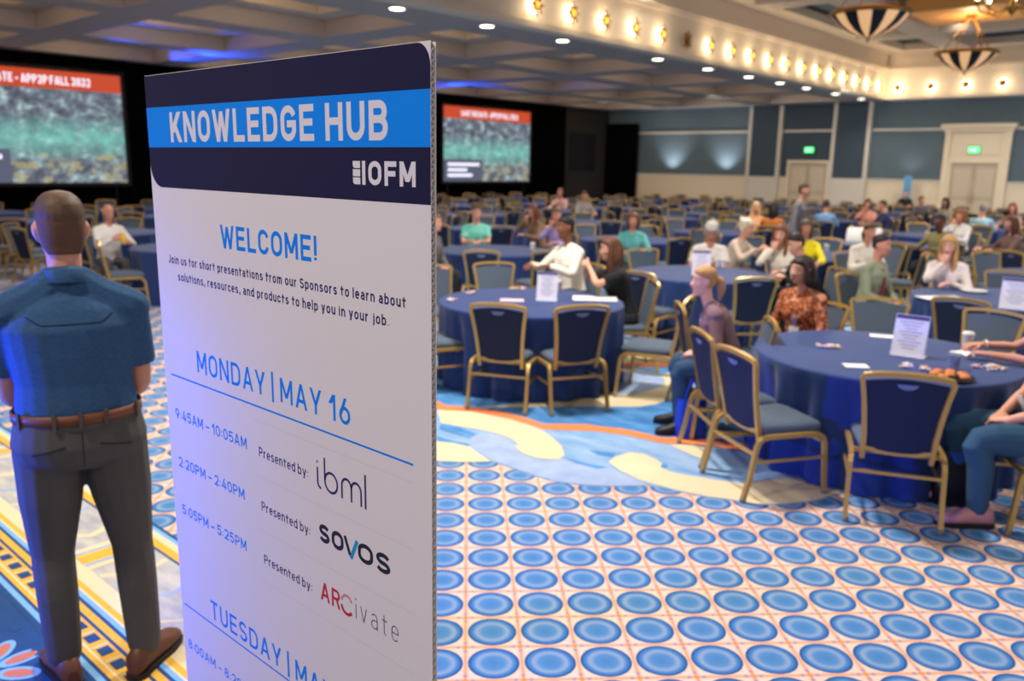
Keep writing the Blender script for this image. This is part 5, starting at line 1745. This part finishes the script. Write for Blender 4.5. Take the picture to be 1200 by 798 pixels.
# rows behind
FARP = [
 ((-6.972, 10.466), 0, 'woman in a teal top among the tables left of the white-haired people', dict(female=True, hair=('bob', (.40, .26, .18)), top=(.36, .66, .66), skin=(.84, .58, .48), pose='table')),
 ((-5.013, 12.121), 4, 'woman in a bright yellow jacket behind the men in black', dict(female=True, hair=('bob', (.34, .26, .20)), top=(.92, .84, .08), skin=(.78, .54, .44), pose='table', lean=2)),
 ((-7.512, 15.588), 10, 'blonde woman in a peach top near the standing man', dict(female=True, hair=('longfront', (.86, .70, .46)), top=(.88, .66, .50), skin=(.88, .66, .56), pose='tablein')),
 ((-7.149, 15.617), 170, 'dark-haired person in a rust-orange jacket seen from behind', dict(hair=('long', DK), top=(.70, .40, .18), skin=(.8, .55, .45), pose='table')),
 ((-3.944, 15.139), -40, 'man in a khaki jacket with dark skin looking left', dict(hair=('short', (.05, .04, .04)), top=(.46, .42, .26), skin=(.42, .25, .18), pose='table')),
 ((-4.165, 12.082), 30, 'woman in white bending beside a bright white bag', dict(female=True, hair=('ponytail', (.30, .18, .12)), top=(.88, .84, .78), skin=(.84, .6, .5), pose='tablein', lean=16)),
 ((-4.375, 18.089), -30, 'person in a white shirt with auburn hair in the right-hand rows', dict(female=True, hair=('bob', (.55, .30, .16)), top=(.86, .84, .82), skin=(.85, .58, .46), pose='chin')),
 ((-4.731, 21.240), 175, 'grey-haired person in a pale blue shirt in the right-hand rows', dict(hair=('short', (.55, .52, .50)), top=(.62, .76, .82), skin=(.84, .6, .5), pose='table')),
 ((-2.909, 15.266), -60, 'woman with long brown hair at the right edge of the rows', dict(female=True, hair=('long', (.30, .15, .10)), top=(.40, .30, .27), skin=(.85, .60, .5), pose='table')),
 ((-7.126, 20.838), -15, 'woman in a pink blouse far back between the two doorways', dict(female=True, hair=('bob', (.42, .25, .17)), top=(.88, .62, .56), skin=(.86, .62, .52), pose='chin')),
 ((-6.528, 20.227), -80, 'person in navy beside the far woman in pink', dict(hair=('short', (.30, .18, .13)), top=(.16, .20, .36), skin=(.84, .58, .48), pose='table')),
 ((-10.703, 35.414), 0, 'person in black sitting far back in front of the wainscot', dict(hair=('short', (.35, .22, .15)), top=(.07, .07, .08), skin=(.82, .58, .48), pose='table')),
 ((-7.174, 25.093), 20, 'person in grey right of the far person in black', dict(hair=('short', (.50, .34, .25)), top=(.36, .36, .38), skin=(.85, .60, .52), pose='table')),
 ((-7.323, 18.701), 175, 'person in a light blue shirt seen from behind near the standing man', dict(hair=('short', BR), top=(.45, .64, .86), skin=(.84, .6, .5), pose='table')),
 ((-14.883, 18.643), -30, 'left person of the two sitting far back by the drapes', dict(hair=('short', (.55, .36, .26)), top=(.78, .62, .60), skin=(.86, .62, .52), pose='table')),
 ((-13.349, 17.659), 25, 'right person of the two sitting far back by the drapes', dict(hair=('short', (.36, .24, .18)), top=(.62, .60, .62), skin=(.84, .6, .5), pose='table')),
 ((-6.335, 24.494), -35, 'dark-haired woman leaning back in the far right rows', dict(female=True, hair=('long', DK), top=(.70, .66, .58), skin=(.82, .58, .48), pose='lap')),
 ((-4.279, 22.032), -20, 'person with red-brown hair far back at the right edge', dict(female=True, hair=('bob', (.50, .22, .14)), top=(.66, .52, .46), skin=(.86, .58, .5), pose='table')),
 ((-8.364, 7.616), 60, 'person mostly hidden by the cut edge of the welcome board', dict(hair=('short', (.48, .28, .18)), top=(.42, .40, .40), skin=(.86, .60, .5), pose='lap', lean=10)),
]
for (x, y), deg, lab, kw in FARP:
    kw.setdefault('legs', (.14, .15, .20))
    best = None                                 # nobody sits inside a table: step back or forward along the line of sight
    for q in range(-30, 31):
        t = 1 + q * .05 / math.hypot(x, y) * 2
        a, b = x * t, y * t
        if b < 32.6 and all(math.hypot(a - tx, b - ty) > 1.12 for tx, ty in TABLES) and free(a, b, .5) and (best is None or abs(q) < best[0]):
            best = (abs(q), a, b)
    if best:
        x, y = best[1:]
    guest(x, y, deg, lab, **kw)
x, y = (-6.124, 14.399)
guest(x, y, 78, 'standing man in a grey suit jacket walking to the right far back', stand=True, hair=('short', (.22, .16, .12)), top=(.44, .43, .44), legs=(.3, .29, .30), skin=(.82, .58, .48), pose='down', k=1.0)
g = guest(-12.35, 5.02, 22, 'bald man in a white shirt with a yellow drink, seated beyond the blue polo', near=True, hair=('bald', BR), top=(.88, .86, .84), legs=(.32, .30, .32), skin=(.80, .55, .44), pose='hold', lean=6, nod=8, sleeves='long', rhand=(.05, .30, .88), lhand=(-.16, .32, .82), legtwist=10)

# ------------------------------------------------------------------ the remaining chairs round every table
SIDES = ['near', 'near-right', 'right', 'far-right', 'far', 'far-left', 'left', 'near-left']
WORD = 'first second third fourth fifth sixth seventh eighth ninth'.split()
cand = []
for (tx, ty), nm in [(p, ('nearest table', 'board-side table', 'mint-shirt table', 'white-haired table', 'right-hand sign-card table')[k]) for k, (p, _) in enumerate(NAMED)] + [((x, y), '%s table in %s row back' % (WORD[i], WORD[j])) for i, j, x, y in GRID]:
    a0 = math.atan2(-ty, -tx)
    ph = jr.uniform(-.25, .25)
    for k, sname in enumerate(SIDES):
        a = a0 + ph + k * math.pi / 4
        rr = 1.20 + jr.uniform(-.015, .08)
        x, y = tx + rr * math.cos(a), ty + rr * math.sin(a)
        hd = math.degrees(math.atan2(x, y)) + 41.8
        if not free(x, y, .62) or hd < -33.0 or hd > 32.5 or -23.8 + 20 / math.hypot(x, y) < hd < -5.4 - 20 / math.hypot(x, y):
            continue
        if min(math.hypot(x - q[0], y - q[1]) for q in TABLES if q != (tx, ty)) < 1.0 or x < -23.3:
            continue
        if math.hypot(tx - A1[0], ty - A1[1]) < .1:
            continue                                # the nearest table's chairs are all placed above
        if math.hypot(tx + 11.45, ty - 5.85) < .1 and k in (0, 7, 6):
            continue
        cand.append((math.hypot(x, y), x, y, face_to((x, y), (tx, ty)) + jr.uniform(-.25, .25), 'navy gold-framed chair, %s side of %s' % (sname, nm)))
        SEATS.append((x, y))
cand.sort()
room = 292 - NCH[0]
for d, x, y, rz, lab in cand[:room]:
    chair(x, y, rz, lab, d < 10.5)
rest = cand[room:]
if rest:
    mass = MB()
    for d, x, y, rz, lab in rest:
        c, s = math.cos(rz), math.sin(rz)
        o = len(mass.v)
        mass.v += [(x + c * p[0] - s * p[1], y + s * p[0] + c * p[1], p[2]) for p in FARCH.v]
        mass.f += [tuple(i + o for i in f) for f in FARCH.f]
        mass.mi += FARCH.mi
        mass.sm += FARCH.sm
    tag(mass.build('distant_chairs', FARM), 'mass of small gold and navy chairs in the farthest rows by the walls', 'chairs', None, 'stuff')
print('chairs', NCH[0], 'rest', len(rest), 'tables', len(TABLES))

# ------------------------------------------------------------------ things on and under the tables
M_ACR = mat('acrylic', (.82, .84, .92), .15, spec=.6)
M_CARD = mat('card_white', (.84, .83, .90), .6)
M_INK = mat('card_ink', (.50, .50, .66), .6)
M_HEAD = mat('card_header', (.25, .24, .45), .6)
TZ = .757
def snap(p, rmax=.74):
    """keep a thing on the top of its table"""
    t = min(TABLES, key=lambda q: math.hypot(p[0] - q[0], p[1] - q[1]))
    d = math.hypot(p[0] - t[0], p[1] - t[1])
    return p if d <= rmax else (t[0] + (p[0] - t[0]) * rmax / d, t[1] + (p[1] - t[1]) * rmax / d)
def sign_card(x, y, rz, label, w=.20, h=.27, lean=12):
    o = thing('sign_holder', label, 'sign holder', (x, y, TZ), rz, 'sign cards on the tables')
    m = MB()
    L = math.tan(R(lean)) * h
    m.rbox((-w / 2 - .004, -.05, 0), (w / 2 + .004, .06, .005), .002)
    m.add([(-w / 2 - .004, -.032, .004), (w / 2 + .004, -.032, .004), (w / 2 + .004, -.032 + L, h + .006), (-w / 2 - .004, -.032 + L, h + .006), (-w / 2 - .004, -.026, .004), (w / 2 + .004, -.026, .004), (w / 2 + .004, -.026 + L, h + .006), (-w / 2 - .004, -.026 + L, h + .006)], [(0, 1, 2, 3), (7, 6, 5, 4), (0, 4, 5, 1), (3, 2, 6, 7), (1, 5, 6, 2), (0, 3, 7, 4)], False)
    m.build('stand', M_ACR, o)
    def pt(u, v, e=.0):
        return (u, -.0335 - e + L * v / h, .004 + v)
    m = MB()
    m.add([pt(-w / 2, .004), pt(w / 2, .004), pt(w / 2, h), pt(-w / 2, h)], [(0, 1, 2, 3)], False)
    c = m.build('card', M_CARD, o)
    m = MB()
    m.add([pt(-w / 2, h * .90, .0006), pt(w / 2, h * .90, .0006), pt(w / 2, h, .0006), pt(-w / 2, h, .0006)], [(0, 1, 2, 3)], False)
    m.build('card_header', M_HEAD, c)
    m = MB()
    for k in range(9):
        v = h * (.82 - k * .08)
        a = w * (.36 - .08 * (k * 7 % 3))
        m.add([pt(-a, v, .0006), pt(a, v, .0006), pt(a, v + h * .022, .0006), pt(-a, v + h * .022, .0006)], [(0, 1, 2, 3)], False)
    m.build('card_lines', M_INK, c)
    return o
def facing_cam(p, deg=0):
    return turn(p, deg) + math.pi                 # the card's front is its -Y side
p = (-1.670, 5.971)
sign_card(p[0], p[1], facing_cam(p, -14), 'acrylic holder with a printed white card on the nearest table', .21, .275)
p = (-4.876, 5.938)
sign_card(p[0], p[1], facing_cam(p, -10), 'printed white sign card on the table beside the welcome board', .19, .26)
p = (-4.859, 8.782)
sign_card(p[0], p[1], facing_cam(p, 8), 'printed white sign card before the grey-haired person looking down', .21, .28)
p = (-1.601, 8.854)
sign_card(p[0], p[1], facing_cam(p, -6), 'printed white sign card on the right-hand table, cut by the edge of the view', .24, .28)

M_PAPER = mat('paper_white', (.90, .88, .88), .7)
def paper(x, y, rz, label, w=.21, h=.28, mt=None, name='paper_sheet', cat='paper', fold=.0):
    o = MB()
    n = 5
    top = [[(-w / 2 + w * i / n, -h / 2 + h * j / n, .0035 + .006 * fold * (math.sin(i * 1.7 + j) + 1)) for i in range(n + 1)] for j in range(n + 1)]
    o.loft(top, False, False, closed=False)
    o.loft([[(a, b, c - .0022) for a, b, c in r][::-1] for r in top], False, False, closed=False)
    e = lambda g: g[0] + [r[-1] for r in g[1:]] + g[-1][::-1][1:] + [r[0] for r in g[-2:0:-1]]
    o.loft([[(a, b, c - .0022) for a, b, c in e(top)], e(top)], False, False)
    ob = o.build(name, mt or M_PAPER)
    ob.location = (x, y, TZ)
    ob.rotation_euler = (0, 0, rz)
    return tag(ob, label, cat)
def at(p, rz, *a, **k):
    p = snap(p, .66)
    return paper(p[0], p[1], rz, *a, **k)
at((-1.816, 5.393), R(35), 'blank white card lying nearest the front rim of the nearest table', .15, .11)
at((-2.056, 6.624), R(20), 'white sheet lying at the far side of the nearest table', .18, .12)
at((-1.402, 6.366), R(60), 'white paper napkin beside the braceleted hand', .15, .15)
at((-4.633, 6.362), R(38), 'large white sheet in front of the brown-haired woman', .42, .28)
at((-5.097, 5.691), R(40), 'pale pink leaflet on the table beside the welcome board', .22, .15, mat('leaflet_pink', (.86, .72, .74), .7))
at((-2.393, 8.952), R(50), 'wide white sheet on the right-hand table before the blonde woman', .46, .24)
M_CUP = mat('cup_white', (.90, .89, .88), .4)
M_LID = mat('cup_lid', (.86, .86, .86), .35)
def cup(p, label, col=None, lid=False, r=.040, h=.095, z=TZ):
    p = snap(p, .78)
    o = thing('paper_cup' if not col else 'tumbler', label, 'cup', (p[0], p[1], z), 0, 'cups on the tables')
    m = MB()
    m.lathe([(.001, .0), (r * .72, .0), (r * .74, .004), (r, h), (r * 1.04, h + .002), (r * 1.03, h + .006), (r * .95, h + .002), (r * .70, .006), (.001, .006)], n=20)
    m.build('cup_wall', col or M_CUP, o)
    m = MB()
    if lid:
        m.lathe([(r * 1.06, h), (r * 1.06, h + .008), (r * .92, h + .014), (r * .90, h + .018), (.001, h + .016)], n=20)
        m.build('lid', M_LID, o)
    else:
        m.lathe([(.001, h * .8), (r * .9, h * .8)], n=16)
        m.build('drink', mat('drink_brown', (.25, .16, .10), .2), o)
M_CLEAR = mat('clear_plastic', (.86, .88, .92), .12, trans=.75)
cup((-1.378, 6.757), 'white paper cup with lid behind the braceleted hand', lid=True)
cup((-1.337, 5.790), 'clear plastic cup near the snack tray on the nearest table', M_CLEAR)
cup((-5.185, 6.473), 'white paper cup right of the sign card beside the welcome board', lid=True)
cup((-5.294, 6.707), 'purple tumbler behind the white paper cup at the board-side table', mat('tumbler_purple', (.36, .34, .66), .35))
cup((-5.046, 13.855), 'white cup right of the cup before the woman in yellow', lid=True)
cup((-4.968, 12.867), 'white cup in front of the woman in yellow', lid=True)
cup((-5.133, 10.199), 'white cup in front of the long-haired woman in white')
cup((-5.225, 10.087), 'white cup left of the long-haired woman in white', lid=True)
cup((-4.796, 17.442), 'white cup on the table before the man in khaki', lid=True)
cup((-8.023, 9.397), 'white cup on the table in front of the lavender-shirted man', lid=True)
def bowl(p, label, r, mt, fill=None):
    o = thing('plate', label, 'plate', (p[0], p[1], TZ), .4, 'plates on the tables')
    m = MB()
    m.lathe([(.001, .002), (r * .6, .002), (r * .95, .014), (r, .017), (r * .99, .020), (r * .6, .008), (.001, .008)], n=28)
    m.build('dish', mt, o)
    return o
bowl((-2.167, 9.810), 'white plate near the right-hand sign card', .13, M_CUP)
M_BLKP = mat('plate_black', (.05, .04, .05), .35)
p = snap((-1.215, 5.424), .70)
bowl(p, 'round black snack tray at the front rim of the nearest table', .14, M_BLKP)
rg = random.Random(8)
for k in range(7):
    a = k * .9
    q = .085 if k < 6 else 0
    o = thing('pastry', 'small golden pastry piled on the round black snack tray', 'pastry', (p[0] + q * math.cos(a), p[1] + q * math.sin(a), TZ + .012), a, 'pastries on the black tray')
    m = MB()
    m.lathe([(.001, 0), (.024, .0), (.032, .012), (.030, .022), (.018, .030), (.001, .031)], n=14)
    m.build('crust', mat('pastry_gold', (.85, .62, .28) if k % 2 else (.8, .5, .25), .6, noise=.25, nscale=40), o)
    m = MB()
    m.ball((0, 0, .029), (.012, .012, .006), 10, 5)
    m.build('filling', mat('pastry_fill', (.80, .35, .16), .5), o)
def sweets(p, label, group, n, cols, spread=.075, seed=1):
    p = snap(p, .72)
    rg = random.Random(seed)
    for k in range(n):
        a, q = rg.uniform(0, 6.28), spread * math.sqrt(rg.random())
        m = MB()
        c = Vector((0, 0, .011))
        m.ball(c, (.017, .011, .010), 10, 6)
        for s in (-1, 1):
            m.loft([[(s * .015, -.004, .008), (s * .015, .004, .008), (s * .015, .004, .014), (s * .015, -.004, .014)], [(s * .030, -.011, .006), (s * .030, .011, .006), (s * .030, .011, .016), (s * .030, -.011, .016)]])
        o = m.build('wrapped_sweet', cols[k % len(cols)])
        o.location = (p[0] + q * math.cos(a), p[1] + q * math.sin(a), TZ)
        o.rotation_euler = (0, 0, rg.uniform(0, 6.28))
        tag(o, label, 'sweet', group)
SW = [mat('sweet_%d' % i, c, .35) for i, c in enumerate(((.86, .80, .78), (.82, .58, .52), (.80, .74, .86), (.86, .74, .46)))]
sweets((-2.169, 5.838), 'wrapped sweet in the pile toward the left of the nearest table', 'sweets at the left of the nearest table', 9, SW, .07, 1)
sweets((-1.532, 5.621), 'wrapped sweet in the pile below the acrylic sign holder', 'sweets below the sign holder', 9, SW, .08, 2)
sweets((-1.172, 5.961), 'wrapped sweet in the pile right of the black snack tray', 'sweets right of the snack tray', 9, SW, .09, 3)
sweets((-5.723, 5.694), 'wrapped sweet in the far left pile on the board-side table', 'sweets at the far left of the board-side table', 7, SW, .08, 4)
sweets((-5.522, 6.267), 'wrapped sweet in the pile left of the board-side sign card', 'sweets left of the board-side card', 7, SW, .08, 5)
sweets((-5.490, 5.252), 'wrapped sweet in the pile nearest the welcome board', 'sweets nearest the welcome board', 7, SW, .08, 6)
# bags on the floor
def bag(x, y, rz, label, w, d, h, mt, name='tote_bag', strap=True, z=0.0):
    o = thing(name, label, 'bag', (x, y, z), rz)
    m = MB()
    rings = []
    for f, sw, sd2 in ((0, .94, .9), (.04, 1.0, 1.0), (.35, 1.02, 1.05), (.75, 1.0, .85), (1.0, .96, .55)):
        rings.append([(w / 2 * sw * math.copysign(abs(math.cos(t)) ** .35, math.cos(t)), d / 2 * sd2 * math.copysign(abs(math.sin(t)) ** .5, math.sin(t)), h * f) for t in [2 * math.pi * k / 28 for k in range(28)]])
    m.loft(rings)
    m.build('body', mt, o)
    if strap:
        for s in (-1, 1):
            m = MB()
            m.tube([(w * .25 * math.cos(t) * 1.0, s * d * .18, h - .02 + .16 * math.sin(t)) for t in [math.pi * k / 12 for k in range(13)]], .009, 6)
            m.build('handle', mt, o)
    return o
p = (-2.978, 5.374)
bag(p[0], p[1], turn(p, 20), 'bright blue tote bag on the carpet beside the mauve cardigan woman', .22, .13, .30, mat('tote_blue', (.05, .25, .72), .6))
p = (-3.011, 5.695)
bag(p[0], p[1], turn(p, -30), 'small white bag tucked behind the blue tote bag', .16, .10, .20, mat('bag_white', (.82, .80, .78), .6))
p = (-1.206, 5.308)
bag(p[0] + .04, p[1] + .10, turn(p, 10), 'black handbag on the carpet beside the jeans of the cropped woman', .24, .16, .34, mat('bag_black', (.03, .03, .035), .5), 'handbag')
p = snap((-4.98, 14.3), .72)
bag(p[0], p[1], turn(p, 0), 'bright white bag standing behind the man in the sage jacket', .56, .24, .30, mat('bag_bright_white', (.95, .94, .92), .6), 'shopping_bag', False, TZ)
p = (-11.095, 4.642)
m = None
o = thing('drink_carton', 'yellow drink held by the bald man in the white shirt', 'drink', (-12.30, 5.02, .80))
o.rotation_euler = (0, 0, turn((-12.35, 5.02), 22))
m = MB()
m.lathe([(.001, 0), (.030, 0), (.034, .01), (.036, .12), (.020, .15), (.018, .17), (.001, .17)], (-.04, .345, 0), 16)
m.build('bottle_body', mat('drink_yellow', (.92, .74, .22), .4), o)
m = MB()
m.lathe([(.020, .168), (.020, .185), (.001, .187)], (-.04, .345, 0), 12)
m.build('cap', M_CUP, o)
# slim blue pull-up banner by the end wall
o = thing('pull_up_banner', 'narrow light blue banner standing against the wainscot at the far end', 'banner', (-10.05, 33.3, 0))
m = MB()
m.rbox((-.16, -.10, 0), (.16, .10, .07), .02)
m.build('base', mat('banner_base', (.5, .5, .52), .4), o)
m = MB()
m.box((-.14, -.004, .07), (.14, .004, 1.86))
m.build('panel', mat('banner_blue', (.33, .56, .72), .6), o)
m = MB()
m.tube([(0, .02, .05), (0, .02, 1.86)], .010, 6)
m.build('pole', mat('banner_base', (.5, .5, .52), .4), o)
